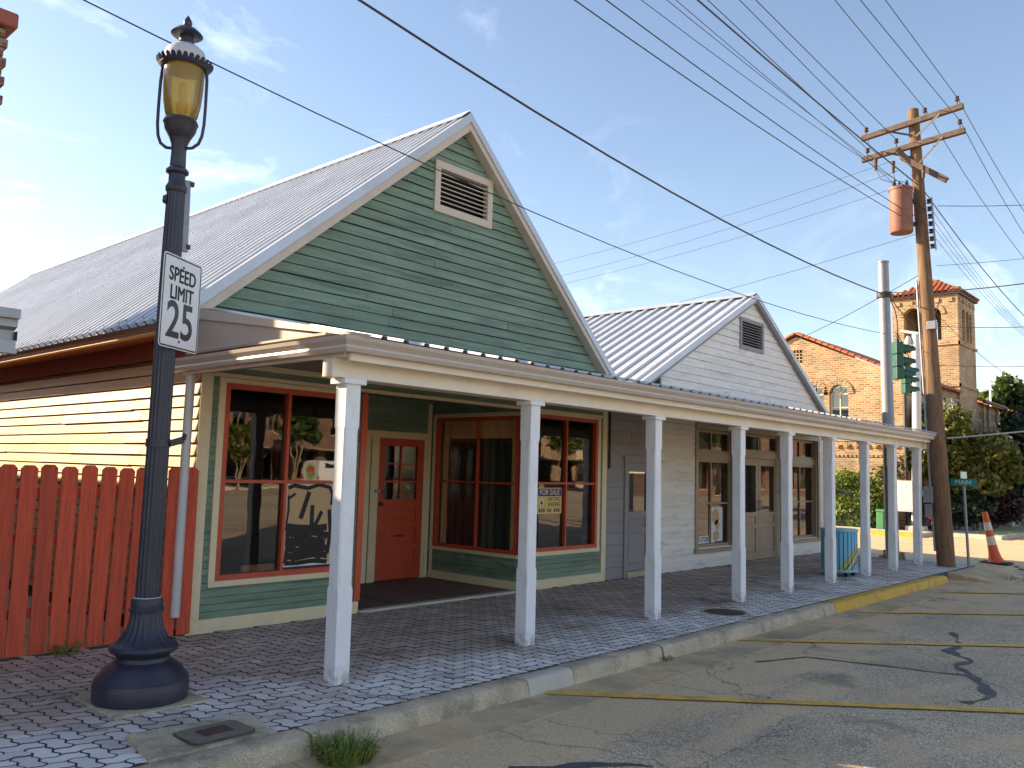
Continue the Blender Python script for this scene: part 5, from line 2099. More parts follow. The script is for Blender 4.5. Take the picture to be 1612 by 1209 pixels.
# along the side street, over the roofs
wire('faint upper wire running back over the roofs', [(18.95, 6.0, 8.75), (19.05, 15.5, 7.88), (19.05, 30, 8.2)], .004)
wire('faint middle wire running back over the roofs', [(18.95, 5.9, 8.5), (19.05, 15.5, 7.45), (19.05, 30, 7.8)], .004)
wire('faint lower wire running back over the roofs', [(18.95, 5.8, 8.15), (19.05, 15.3, 7.21), (19.05, 30, 7.6)], .004)
wire('faint wire from below the transformer over the white roof', [(19.05, 5.6, 7.04), (19.05, 11.5, 6.2), (19.05, 30, 5.6)], .005)
# service and span wires
wire('thick cable crossing the sky to the grey steel pole', [(-8, 6.4, 8.2), (6.4, 6.4, 6.05), (19.75, 6.45, 5.92)], .013)
wire('thin wire crossing in front of the green gable', [(-8, 6.6, 6.6), (7.9, 6.5, 4.78), (19.9, 6.5, 5.05)], .006)
wire('span wire from the wooden pole down past the steel pole', [(19.05, 5.3, 6.25), (19.85, 6.5, 5.97), (24.0, 10.8, 5.7)], .008)
wire('short sagging service wire to the right of the rack', [(19.1, 5.15, 7.6), (19.1, 4.4, 7.45), (19.05, 2.0, 7.1)], .007)
wire('thin wire leaving the pole to the right above the tower', [(19.1, 5.2, 6.3), (19.05, 3.57, 6.2), (19.05, 0.5, 6.3)], .005)
wire('thick cable leaving the pole to the right across the tower roof', [(19.85, 6.4, 6.0), (19.1, 4.9, 5.72), (19.05, 1.0, 5.85)], .012)
wire('wire from the junction box to the right', [(19.0, 5.2, 4.98), (19.05, 3.61, 4.82), (19.05, .8, 4.95)], .007)
wire('wire to the right across the lower tower', [(19.0, 5.2, 4.15), (19.05, 3.63, 4.03), (19.05, .8, 4.1)], .006)
wire('diagonal wire dropping to the right of the tower', [(19.0, 5.2, 5.25), (19.05, 4.55, 4.47), (19.05, 1.0, 1.5 + .6)], .006)
wire('pale cable leaving the pole low to the right', [(19.0, 5.05, 2.62), (19.05, 3.67, 2.75), (19.05, .5, 3.2)], .014, material='steel_white')
wire('thin low wire under the pale cable', [(19.0, 5.0, 2.41), (19.05, 3.68, 2.51), (19.05, .5, 2.85)], .006)

# ------------------------------------------------------------------ signals and poles at the corner
sp = thing('steel_pole', 'tall grey steel pole carrying the span wires', 'pole', (19.95, 6.5, -.02))
MB().tube([(19.95, 6.48, -.1), (19.93, 6.52, 3.2), (19.9, 6.56, 6.72)], [.145, .13, .115], 20).build('shaft', 'steel_grey', sp, smooth=True)
MB().lathe([(.13, 6.72), (.13, 6.75), (.0, 6.78)], (19.9, 6.56), 20).build('cap', 'steel_grey', sp, smooth=True)
MB().lathe([(.15, 5.9), (.165, 5.9), (.165, 6.02), (.15, 6.02)], (19.91, 6.55), 20).build('clamp', 'dark_iron', sp)
q = MB()
rg = random.Random(4)
for i in range(14):
    a = rg.uniform(0, 6.28)
    r_ = rg.uniform(.12, .26)
    s_ = rg.uniform(.06, .11)
    x_, y_ = 19.95 + r_ * math.cos(a), 6.48 + r_ * math.sin(a)
    q.bar((x_, y_, -.03), (x_ + rg.uniform(-.03, .03), y_ + rg.uniform(-.03, .03), rg.uniform(.05, .17)), s_ * 1.6, s_)
bevel(q.build('rubble_collar', 'concrete', sp), .012)

cp = thing('camera_pole', 'slim white pole with a camera arm behind the porch end', 'pole', (32.1, 9.6, 0))
MB().tube([(32.1, 9.6, 0), (32.1, 9.52, 3.5), (32.1, 9.48, 7.0)], [.17, .155, .14], 18).build('shaft', 'steel_white', cp, smooth=True)
q = MB()
q.bar((32.1, 9.40, 7.02), (32.05, 9.98, 7.16), .20, .10)
q.build('camera_arm', 'steel_white', cp)
MB().lathe([(.0, 6.6), (.1, 6.65), (.13, 6.75), (.1, 6.86), (.04, 6.95)], (32.0, 9.72), 16).build('camera', 'steel_white', cp, smooth=True)
bevel(MB().box(31.8, 32.4, 9.3, 9.9, -.05, .16).build('footing', 'concrete_pale', cp), .03)
cb = thing('signal_cabinet', 'pale grey control cabinet mounted on the camera pole', 'cabinet', (31.8, 9.75, .7))
bevel(MB().box(31.45, 31.93, 9.46, 10.02, .66, 1.74).build('box', 'steel_white', cb), .015, 2)
MB().box(31.435, 31.449, 9.49, 9.99, .72, 1.70).build('door', 'steel_white', cb)
MB().box(31.425, 31.434, 9.72, 9.92, 1.50, 1.60).build('plate', 'sign_white', cb)


def signal(x, y_, z_, face, label, k_):
    """Three-section signal head hanging from above; z_ is its lower end."""
    t = thing('traffic_signal', label, 'traffic signal', (x, y_, z_), 'hanging traffic signals')
    f_ = Vector((math.cos(face), math.sin(face), 0))
    s_ = Vector((-f_.y, f_.x, 0))
    O = Vector((x, y_, z_))
    P2 = lambda a, b, c_: tuple(O + f_ * a + s_ * b + Vector((0, 0, c_)))
    for i in range(3):
        b0 = i * .30
        q_ = MB()
        q_.hexa([P2(-.1, -.14, b0 + .003), P2(.08, -.14, b0 + .003), P2(.08, .14, b0 + .003), P2(-.1, .14, b0 + .003), P2(-.1, -.14, b0 + .297), P2(.08, -.14, b0 + .297), P2(.08, .14, b0 + .297), P2(-.1, .14, b0 + .297)])
        hs = bevel(q_.build('housing', 'signal_green', t), .02, 2)
        # visor: open-bottomed tunnel
        v_ = MB()
        ri, ro, n = .105, .118, 14
        vs, fs_ = [], []
        for j in range(n + 1):
            an = math.radians(-40 + 260 * j / n)
            ln_ = .30 if math.sin(an) > -.2 else .17
            for r2, dd in ((ro, .08), (ri, .08), (ri, .08 + ln_), (ro, .08 + ln_)):
                vs.append(P2(dd, r2 * math.cos(an), b0 + .15 + r2 * math.sin(an) - (.05 if dd > .1 else 0)))
        for j in range(n):
            for e in range(4):
                fs_.append((j * 4 + e, j * 4 + (e + 1) % 4, (j + 1) * 4 + (e + 1) % 4, (j + 1) * 4 + e))
        v_.add(vs, fs_)
        v_.build('visor', 'signal_green', t, smooth=True)
        l_ = MB()
        nn_ = 16
        l_.add([P2(.10, 0, b0 + .15)] + [P2(.085, .1 * math.cos(2 * math.pi * j / nn_), b0 + .15 + .1 * math.sin(2 * math.pi * j / nn_)) for j in range(nn_)], [(0, 1 + j, 1 + (j + 1) % nn_) for j in range(nn_)])
        l_.build('lens', 'signal_red' if i == 2 else 'signal_dark', t, recalc=False)
    q_ = MB()
    q_.tube([P2(0, 0, .9), P2(0, 0, 1.12)], .025, 8)
    q_.tube([P2(0, 0, .88), P2(0, 0, .98)], [.05, .035], 10)
    q_.build('hanger', 'signal_dark', t, smooth=True)
    return t


signal(21.0, 6.62, 4.12, math.radians(-46), 'upper green traffic signal hanging beside the grey steel pole', 0)
signal(28.0, 8.60, 4.47, math.radians(-46), 'lower green traffic signal hanging behind the first one', 1)
wire('black signal cable looping from the steel pole', [(19.95, 6.6, 6.0), (20.6, 6.55, 5.75), (21.0, 6.62, 5.22)], .012, .0)
wire('signal cable between the two traffic signals', [(21.0, 6.62, 5.22), (24.4, 7.4, 5.1), (28.0, 8.60, 5.55)], .012)
wire('looping cable on the span by the tower arch', [(20.0, 6.5, 6.0), (21.8, 6.3, 5.5), (23.4, 6.3, 6.5)], .012)

ns_ = thing('street_name_sign', 'green street name sign reading MAIN on a thin post', 'sign', (19.4, 4.8, -.02))
MB().tube([(19.4, 4.8, -.15), (19.33, 4.84, 1.66)], .028, 10).build('post', 'steel_grey', ns_, smooth=True)
q = MB()
v1 = Vector((0, -1, 0))
fs2 = on_sign((19.28, 4.84, 1.72), v1, Z, Vector((-1, 0, 0)))
q.prism(plate(.50, .155, .01), fs2, 0, .004)
q.build('name_plate', 'street_green', ns_)
sign_text('MAIN', .125, 0, 1.0, ns_, (19.28, 4.84, 1.72), v1, Z, Vector((-1, 0, 0)), 'mint', a=.0, lift=.006, bold=.002)
MB().box(19.1, 19.55, 4.835, 4.845, 1.80, 1.94).build('cross_plate', 'mint', ns_)

cn = thing('traffic_cone', 'tilted orange and white traffic channelizer on a black base', 'traffic cone', (22.3, 4.95, -.13))
ax = Vector((-.08, .16, .98)).normalized()
b0 = Vector((22.3, 4.95, -.09))
segs = [(0, .19, .14, 'cone_orange'), (.10, .14, .11, 'cone_orange'), (.24, .11, .10, 'cone_orange'), (.40, .10, .09, 'cone_white'), (.60, .09, .082, 'cone_orange'), (.74, .082, .072, 'cone_white'), (.92, .072, .06, 'cone_orange')]
ends = [s_[0] for s_ in segs[1:]] + [1.16]
for (a, r0, r1, m_), e in zip(segs, ends):
    MB().tube([b0 + ax * a, b0 + ax * e], [r0, r1], 18).build('band', m_, cn, smooth=True)
q = MB()
q.prism(plate(.62, .62, .08), lambda a, b, d: (22.3 + a, 4.95 + b, d), -.128, -.085)
bevel(q.build('base', 'rubber', cn), .012)
rub = thing('broken_asphalt', 'scatter of broken asphalt lumps beside the orange cone', 'rubble', (21.2, 4.0, -.13))
rg = random.Random(9)
for i in range(16):
    x_, y_ = 20.6 + rg.uniform(0, 1.8), 4.05 + rg.uniform(-.35, .35)
    s_ = rg.uniform(.04, .12)
    bevel(MB().box(x_, x_ + s_ * 1.6, y_, y_ + s_, -.13, -.13 + s_ * .5).build('lump', 'tar', rub), .01)

hy = thing('fire_hydrant', 'dark red fire hydrant by the camera pole', 'hydrant', (32.6, 9.15, 0))
MB().lathe([(.16, 0), (.16, .05), (.11, .07), (.11, .5), (.14, .52), (.14, .56), (.12, .58), (.09, .7), (.03, .76), (.03, .8), (0, .81)], (32.6, 9.15), 18).build('barrel', 'hydrant_red', hy, smooth=True)
q = MB()
q.tube([(32.6, 8.95, .42), (32.6, 9.35, .42)], .05, 10)
q.build('outlet', 'hydrant_red', hy, smooth=True)
pd = thing('utility_pedestal', 'small green utility pedestal beside the hedge', 'utility box', (31.6, 10.62, 0))
bevel(MB().box(31.45, 31.75, 10.5, 10.76, 0, .62).build('box', 'box_green', pd), .03, 2)
MB().box(31.43, 31.77, 10.48, 10.78, .62, .70).build('lid', 'box_green', pd)


# ------------------------------------------------------------------ signs in the shop windows
def flat(root, name, poly, fn, d, material):
    q_ = MB()
    q_.add([fn(a, d, b) for a, b in poly], [tuple(range(len(poly)))])
    return q_.build(name, material, root, recalc=False)


def ribbon(root, name, pts, wd, fn, d, material):
    P_ = [Vector((a, b)) for a, b in pts]
    vs, fs = [], []
    for i, p in enumerate(P_):
        t = (P_[min(i + 1, len(P_) - 1)] - P_[max(i - 1, 0)]).normalized()
        s_ = Vector((-t.y, t.x)) * wd / 2
        vs += [fn(p.x + s_.x, d, p.y + s_.y), fn(p.x - s_.x, d, p.y - s_.y)]
    for i in range(len(P_) - 1):
        fs.append((2 * i, 2 * i + 1, 2 * i + 3, 2 * i + 2))
    q_ = MB()
    q_.add(vs, fs)
    return q_.build(name, material, root, recalc=False)


ps = thing('window_poster', 'tan poster scrawled with black strokes in the big left window', 'poster', (5.61, 8.15, .59))
flat(ps, 'sheet', rect(5.30, 5.95, .58, 1.49), F, -.034, 'poster_white')
flat(ps, 'tan_field', [(5.33, .62), (5.93, .60), (5.94, 1.40), (5.90, 1.47), (5.62, 1.45), (5.40, 1.48), (5.34, 1.42), (5.33, 1.1)], F, -.0336, 'poster_tan')
for i, (pts, wd) in enumerate([([(5.34, 1.44), (5.42, 1.47), (5.6, 1.44), (5.75, 1.48), (5.9, 1.45), (5.94, 1.36), (5.93, 1.25)], .045), ([(5.62, 1.40), (5.58, 1.28), (5.54, 1.16), (5.52, 1.10)], .06),
                               ([(5.67, 1.25), (5.67, 1.0), (5.66, .92)], .055), ([(5.80, 1.18), (5.76, 1.1), (5.70, 1.0), (5.68, .94)], .05), ([(5.36, 1.33), (5.41, 1.36), (5.44, 1.38)], .03),
                               ([(5.33, 1.02), (5.5, 1.0), (5.7, .99), (5.88, 1.0)], .075), ([(5.36, .96), (5.5, .92), (5.7, .95), (5.9, .90)], .08), ([(5.34, .86), (5.5, .84), (5.66, .86), (5.86, .82)], .09),
                               ([(5.36, .78), (5.5, .75), (5.72, .78), (5.92, .76)], .07), ([(5.35, .70), (5.5, .68), (5.75, .71), (5.9, .68)], .075), ([(5.34, .62), (5.5, .615), (5.7, .63), (5.9, .61)], .05),
                               ([(5.36, .98), (5.37, .8), (5.35, .62)], .05), ([(5.60, 1.0), (5.52, .85), (5.6, .7)], .07), ([(5.9, 1.2), (5.93, .95), (5.9, .7)], .05), ([(5.45, .95), (5.62, .8), (5.8, .66)], .08), ([(5.4, .9), (5.48, .72), (5.44, .62)], .05), ([(5.75, .95), (5.84, .8), (5.78, .64)], .06), ([(5.35, 1.36), (5.36, 1.2), (5.34, 1.05)], .025)]):
    ribbon(ps, 'stroke', pts, wd, F, -.0333 + .00012 * i, 'black')
pk = thing('pine_offcut', 'pale plank lying on the inner sill of the big left window', 'plank', (5.05, 8.2, .55))
MB().box(4.85, 5.27, 8.19, 8.21, .55, .62).build('plank', 'pine', pk)
fsn = thing('for_sale_sign', 'navy and gold for sale sign in the right window of the green shop', 'sign', (9.89, 8.14, 1.08))
G0 = Vector((9.885, YF + .030, 1.27))
UX, NX = Vector((1, 0, 0)), Vector((0, -1, 0))
flat(fsn, 'sheet', rect(9.60, 10.17, 1.08, 1.46), F, -.034, 'sign_cream')
flat(fsn, 'header', rect(9.61, 10.16, 1.335, 1.45), F, -.0335, 'sign_navy')
flat(fsn, 'body', rect(9.61, 10.16, 1.09, 1.328), F, -.0335, 'sign_gold')
flat(fsn, 'emblem', [(9.70 + .065 * math.cos(t * math.pi / 8), 1.245 + .065 * math.sin(t * math.pi / 8)) for t in range(16)], F, -.0332, 'sign_cream')
flat(fsn, 'emblem_mark', [(9.70, 1.30), (9.715, 1.25), (9.74, 1.235), (9.71, 1.215), (9.70, 1.195), (9.69, 1.215), (9.66, 1.235), (9.685, 1.25)], F, -.0330, 'sign_navy')
G0 = Vector((9.885, YF + .0330, 1.27))
sign_text('FOR SALE', .115, .122, .95, fsn, G0, UX, Z, NX, 'sign_cream', lift=.0)
sign_text('HISTORIC', .075, .022, .85, fsn, G0, UX, Z, NX, 'sign_navy', a=.105, lift=.0, bold=.001)
sign_text('BUILDING', .075, -.055, .85, fsn, G0, UX, Z, NX, 'sign_navy', a=.105, lift=.0, bold=.001)
for i in range(10):
    if i not in (3, 6):
        flat(fsn, 'number_mark', rect(9.64 + i * .05, 9.675 + i * .05, 1.10, 1.15), F, -.0331, 'sign_navy')
cs = thing('campaign_sign', 'white placard with tan blotches in the left window of the white shop', 'sign', (14.8, 8.24, .4))
FWn = lambda u, d, z: F(u, d - .10, z)
flat(cs, 'sheet', rect(14.85, 15.38, .44, 1.10), FWn, -.0185, 'poster_white')
flat(cs, 'strip', rect(14.24, 15.05, .42, .56), FWn, -.018, 'poster_white')
for cxx, cyy, rx_, ry_ in ((15.10, .92, .15, .16), (15.16, .76, .09, .10), (15.12, .55, .13, .10)):
    flat(cs, 'tan_blotch', [(cxx + rx_ * (1 + .15 * math.sin(3 * t)) * math.cos(t * math.pi / 8), cyy + ry_ * math.sin(t * math.pi / 8)) for t in range(16)], FWn, -.0178, 'poster_tan')
sign_text('RIS STOKES', .12, 0, .95, cs, Vector((14.64, YF + .1172, .49)), UX, Z, NX, 'sign_black', lift=.0, bold=.002)

# ------------------------------------------------------------------ brick church across the side street
ch = thing('brick_church', 'tan brick church with tiled gable, arched windows and square bell tower', 'church', (37, 12, 0))
GX = 33.0
FX = lambda u, d, z: (GX - d, u, z)
pk_y, pk_z, ey, ez = 14.35, 7.45, 10.22, 5.62
arches = [(12.27, 13.01), (13.25, 13.99), (14.71, 15.45), (15.69, 16.43)]
vent = (14.1, 14.62, 6.38, 6.90)
outer = [(ey, -.2), (18.48, -.2), (18.48, ez), (pk_y, pk_z), (ey, ez)]
holes_wall(outer, [arch(a, b, 4.02, 5.05, 12) for a, b in arches] + [rect(*vent)], lambda u, z, d: FX(u, d, z), 0, -.3).build('gable_wall', 'tan_brick', ch)
for a, b in arches[:3]:
    g = group_part('arched_window', ch)
    cc, rr = (a + b) / 2, (b - a) / 2
    n = 17
    for i in range(n):
        t0, t1 = math.pi * i / n + .012, math.pi * (i + 1) / n - .012
        r0, r1 = rr + .0, rr + .21
        p = [(cc + r0 * math.cos(t0), 5.05 + r0 * math.sin(t0)), (cc + r1 * math.cos(t0), 5.05 + r1 * math.sin(t0)), (cc + r1 * math.cos(t1), 5.05 + r1 * math.sin(t1)), (cc + r0 * math.cos(t1), 5.05 + r0 * math.sin(t1))]
        q = MB()
        q.prism(p, lambda u, z, d: FX(u, d, z), -.1, .05 if i % 2 else .04)
        q.build('voussoir', 'tan_brick', g)
    q = MB()
    q.prism(arch(a, b, 4.02, 5.05, 12), lambda u, z, d: FX(u, d, z), -.22, -.2)
    q.build('pane', 'glass', g)
    q = MB()
    q.prism(arch(a + .02, b - .02, 4.02, 5.0, 12), lambda u, z, d: FX(u, d, z), -.30, -.28)
    q.build('blind', 'curtain_white', g)
    q = MB()
    for u_ in (a + .02, cc, b - .02):
        q.bar(FX(u_, -.18, 4.02), FX(u_, -.18, 5.08), .04, .05)
    for z_ in (4.04, 4.52, 5.06):
        q.bar(FX(a, -.178, z_), FX(b, -.178, z_), .04, .05)
    for t in (45, 90, 135):
        q.bar(FX(cc, -.176, 5.06), FX(cc + rr * math.cos(math.radians(t)), -.176, 5.06 + rr * math.sin(math.radians(t))), .03, .04)
    q.build('glazing_bars', 'cream_paint', g)
    strip(g, FX, a - .08, b + .08, 3.94, 4.02, .06, -.2, 'concrete_pale', 'sill')
strip(ch, FX, vent[0], vent[1], vent[2], vent[3], -.2, -.25, 'black', 'vent_backing')
for i in range(1, 4):
    strip(ch, FX, vent[0] + .13 * i - .02, vent[0] + .13 * i + .02, vent[2], vent[3], -.02, -.1, 'tan_brick', 'vent_bar')
    strip(ch, FX, vent[0], vent[1], vent[2] + .13 * i - .02, vent[2] + .13 * i + .02, -.025, -.1, 'tan_brick', 'vent_bar')
# corbel table low on the gable wall
for i in range(11):
    u_ = 10.5 + i * .36
    q = MB()
    q.prism([(u_, 2.95), (u_ + .12, 2.95), (u_ + .17, 3.05), (u_ + .30, 3.05), (u_ + .34, 2.95), (u_ + .34, 3.2), (u_, 3.2)], lambda u, z, d: FX(u, d, z), .0, .09)
    q.build('corbel', 'tan_brick', ch)
strip(ch, FX, 10.3, 14.6, 3.2, 3.3, .12, 0, 'tan_brick', 'string_course')
for i in range(26):
    strip(ch, FX, 10.4 + i * .16, 10.48 + i * .16, 2.6, 2.68, .05, 0, 'tan_brick', 'dentil')
# roof and verge tiles
q = MB()
q.hexa([(GX + .05, ey - .25, ez - .05), (40.1, ey - .25, ez - .05), (40.1, pk_y, pk_z + .1), (GX + .05, pk_y, pk_z + .1), (GX + .05, ey - .25, ez + .05), (40.1, ey - .25, ez + .05), (40.1, pk_y, pk_z + .2), (GX + .05, pk_y, pk_z + .2)])
q.hexa([(GX + .05, 18.7, ez - .05), (40.1, 18.7, ez - .05), (40.1, pk_y, pk_z + .1), (GX + .05, pk_y, pk_z + .1), (GX + .05, 18.7, ez + .05), (40.1, 18.7, ez + .05), (40.1, pk_y, pk_z + .2), (GX + .05, pk_y, pk_z + .2)])
rf = q.build('roof', 'roof_tile', ch)


def half_tile(ln_, r_, nm):
    vs, fs = [], []
    n = 8
    for t, rr in ((0, r_ * 1.12), (ln_, r_ * .92)):
        for i in range(n + 1):
            a = math.pi * i / n
            vs.append((t, rr * math.cos(a), rr * math.sin(a)))
        for i in range(n + 1):
            a = math.pi * i / n
            vs.append((t, (rr - .02) * math.cos(a), (rr - .02) * math.sin(a)))
    m = n + 1
    for i in range(n):
        fs += [(i, i + 1, 2 * m + i + 1, 2 * m + i), (m + i, 3 * m + i, 3 * m + i + 1, m + i + 1), (i, m + i, m + i + 1, i + 1), (2 * m + i, 2 * m + i + 1, 3 * m + i + 1, 3 * m + i)]
    q_ = MB()
    q_.add(vs, fs)
    me = q_.build(nm, 'roof_tile', None, local=True, smooth=True)
    return me


vt = half_tile(.30, .115, 'verge_tile')
vt.parent = rf
first = True
for sgn in (-1, 1):
    a0 = Vector((GX - .03, pk_y + sgn * .05, pk_z + .09))
    a1 = Vector((GX - .03, pk_y + sgn * (pk_y - ey + .25), ez - .10))
    n = 17
    d_ = (a0 - a1).normalized()
    for i in range(n):
        p = a1.lerp(a0, i / n)
        o = vt if first else share(vt, rf, (0, 0, 0))
        first = False
        xx = d_
        zz = Vector((0, -d_.z * sgn * 1, abs(d_.y))) if False else d_.cross(Vector((1, 0, 0))).normalized()
        if zz.z < 0:
            zz = -zz
        yy = zz.cross(xx).normalized()
        M3 = Matrix((xx, yy, zz)).transposed()
        o.rotation_euler = M3.to_euler()
        o.location = p - wloc(rf)
# wall towards the street, left of the tower
FY = lambda u, d, z: (u, ey - d, z)
sw = [(34.6, 35.2), (36.7, 37.3), (38.6, 39.2)]
holes_wall([(GX + .301, -.2), (40.09, -.2), (40.09, ez), (GX + .301, ez)], [arch(a, b, 3.1, 4.3, 8) for a, b in sw], lambda u, z, d: FY(u, d, z), -.001, -.3).build('side_wall', 'tan_brick', ch)
for a, b in sw:
    g = group_part('arched_window', ch)
    q = MB()
    q.prism(arch(a, b, 3.1, 4.3, 8), lambda u, z, d: FY(u, d, z), -.22, -.2)
    q.build('pane', 'glass', g)
    strip(g, FY, a, b, 3.1, 4.2, -.27, -.28, 'curtain_white', 'blind')
    strip(g, FY, (a + b) / 2 - .02, (a + b) / 2 + .02, 3.1, 4.6, -.15, -.19, 'cream_paint', 'glazing_bar')
for i in range(14):
    strip(ch, FY, GX + .3 + i * .48, GX + .3 + i * .48 + .16, 4.95, 5.2, .07, 0, 'tan_brick', 'corbel')
strip(ch, FY, GX, 40.1, 5.2, 5.3, .1, 0, 'tan_brick', 'string_course')
q = MB()
q.tube([(GX - .08, ey - .06, 5.6), (GX - .08, ey - .06, 0)], .06, 8)
q.build('drain_pipe', 'dark_iron', ch)
# bell tower
TX0, TX1, TY0, TY1, TZ = 40.1, 42.9, 10.1, 12.85, 10.0
tw = group_part('bell_tower', ch)
la = [arch(11.60, 12.36, 8.0, 9.15, 10), arch(10.78, 11.42, 8.0, 9.15, 10)]
holes_wall(rect(TY0, TY1, -.2, TZ), la, lambda u, z, d: (TX0 - d, u, z), 0, -.35).build('tower_wall', 'tan_brick', tw)
holes_wall(rect(TY0, TY1, -.2, TZ), la, lambda u, z, d: (TX1 + d, u, z), 0, -.35).build('tower_wall', 'tan_brick', tw)
lb = [arch(40.75, 41.2, 8.0, 9.2, 8), arch(41.4, 41.85, 8.0, 9.2, 8), arch(42.0, 42.4, 8.0, 9.2, 8)]
holes_wall(rect(TX0 + .351, TX1 - .351, -.2, TZ), lb[:2] + [arch(41.95, 42.3, 8.0, 9.2, 8)], lambda u, z, d: (u, TY0 - d + .001, z), 0, -.3).build('tower_wall', 'tan_brick', tw)
MB().box(TX0 + .351, TX1 - .351, TY1 - .3, TY1 - .001, -.2, TZ).build('tower_wall', 'tan_brick', tw)
MB().box(TX0 + .351, TX1 - .351, TY0 + .31, TY1 - .31, 7.7, 7.9).build('belfry_floor', 'tan_brick', tw)
for a, b, zb in ((11.60, 12.36, 9.15), (10.78, 11.42, 9.15)):
    cc, rr = (a + b) / 2, (b - a) / 2
    for i in range(11):
        t0, t1 = math.pi * i / 11 + .015, math.pi * (i + 1) / 11 - .015
        q = MB()
        q.prism([(cc + rr * math.cos(t0), zb + rr * math.sin(t0)), (cc + (rr + .18) * math.cos(t0), zb + (rr + .18) * math.sin(t0)),
                 (cc + (rr + .18) * math.cos(t1), zb + (rr + .18) * math.sin(t1)), (cc + rr * math.cos(t1), zb + rr * math.sin(t1))], lambda u, z, d: (TX0 - d, u, z), -.05, .045)
        q.build('voussoir', 'tan_brick', tw)
for z_ in (7.75, 5.9):
    MB().box(TX0 - .07, TX1 + .07, TY0 - .07, TY0 + .0, z_, z_ + .12).box(TX0 - .07, TX0 - .001, TY0 - .07, TY1, z_, z_ + .12).build('string_course', 'tan_brick', tw)
for i in range(5):
    MB().box(TX0 - .06, TX0, TY0 + .2 + i * .55, TY0 + .42 + i * .55, 9.68, 9.86).build('corbel', 'tan_brick', tw)
    MB().box(TX0 + .2 + i * .55, TX0 + .42 + i * .55, TY0 - .06, TY0, 9.68, 9.86).build('corbel', 'tan_brick', tw)
MB().box(TX0 - .12, TX1 + .12, TY0 - .12, TY1 + .12, TZ, TZ + .08).build('eaves', 'dark_iron', tw)
AP = Vector(((TX0 + TX1) / 2, (TY0 + TY1) / 2, TZ + .95))
q = MB()
b_ = [Vector((TX0 - .15, TY0 - .15, TZ + .08)), Vector((TX1 + .15, TY0 - .15, TZ + .08)), Vector((TX1 + .15, TY1 + .15, TZ + .08)), Vector((TX0 - .15, TY1 + .15, TZ + .08))]
q.add(b_ + [AP], [(0, 1, 4), (1, 2, 4), (2, 3, 4), (3, 0, 4), (3, 2, 1, 0)])
tr_ = q.build('tower_roof', 'roof_tile', tw)
# barrel tiles on the two faces that show
tt = None
for (pa, pb_) in ((b_[3], b_[0]), (b_[0], b_[1])):
    n = 13
    e_ = (pb_ - pa)
    midp = (pa + pb_) / 2
    up_ = (AP - midp)
    ul = up_.length
    un_ = up_.normalized()
    en = e_.normalized()
    nn_ = en.cross(un_).normalized()
    if nn_.z < 0:
        nn_ = -nn_
    for i in range(n):
        s_ = (i + .5) / n
        mx_ = 1 - abs(2 * s_ - 1)
        ln_t = ul * mx_
        k_ = 0
        while k_ * .34 < ln_t - .1:
            p = pa + e_ * s_ + un_ * (k_ * .34) + nn_ * .01
            if tt is None:
                tt = half_tile(.36, .105, 'barrel_tile')
                o = tt
                o.parent = tw
            else:
                o = share(tt, tw, (0, 0, 0))
            yy = nn_.cross(un_).normalized()
            o.rotation_euler = Matrix((un_, yy, nn_)).transposed().to_euler()
            o.location = p - wloc(tw)
            k_ += 1
# street wall right of the tower, with its lower roof
rw = [(43.35, 43.85), (44.55, 44.85), (45.4, 45.9), (46.05, 46.5)]
FZ = lambda u, d, z: (u, 10.2 - d, z)
holes_wall([(42.9, -.2), (47.0, -.2), (47.0, 5.45), (42.9, 5.45)], [rect(a, b, 3.3, 4.5) for a, b in rw], lambda u, z, d: FZ(u, d, z), 0, -.3).build('side_wall', 'tan_brick', ch)
for a, b in rw:
    g = group_part('window', ch)
    strip(g, FZ, a, b, 3.3, 4.5, -.2, -.21, 'glass', 'pane')
    strip(g, FZ, a, b, 3.3, 4.5, -.25, -.26, 'curtain_white', 'blind')
    strip(g, FZ, a, b, 3.88, 3.93, -.12, -.18, 'cream_paint', 'glazing_bar')
for i in range(16):
    u_ = 43.1 + i * .25
    q = MB()
    q.prism(arch(u_, u_ + .13, 4.72, 5.0, 6), lambda u, z, d: FZ(u, d, z), .002, .006)
    q.build('arcade_slot', 'black', ch)
for u_ in (42.95, 44.1, 45.05, 46.75):
    strip(ch, FZ, u_, u_ + .22, 0, 5.4, .1, .001, 'tan_brick', 'pilaster')
q = MB()
q.hexa([(42.95, 9.85, 5.45), (47.2, 9.85, 5.45), (47.2, 14, 7.0), (42.95, 14, 7.0), (42.95, 9.85, 5.56), (47.2, 9.85, 5.56), (47.2, 14, 7.12), (42.95, 14, 7.12)])
q.build('roof', 'roof_tile', ch)
q = MB()
q.tube([(42.95, 9.82, 5.45), (47.2, 9.82, 5.45), (47.15, 10.0, 4.9), (47.1, 10.1, 0)], .08, 8)
q.build('gutter', 'dark_iron', ch)
MB().box(47.0, 47.3, 10.2, 18, -.2, 5.4).build('end_wall', 'tan_brick', ch)
q = MB()
q.bar((45.4, 9.8, 4.15), (45.4, 9.2, 4.22), .3, .12)
q.bar((45.4, 10.1, 4.1), (45.4, 9.6, 4.15), .06, .06)
q.build('wall_light', 'steel_white', ch)

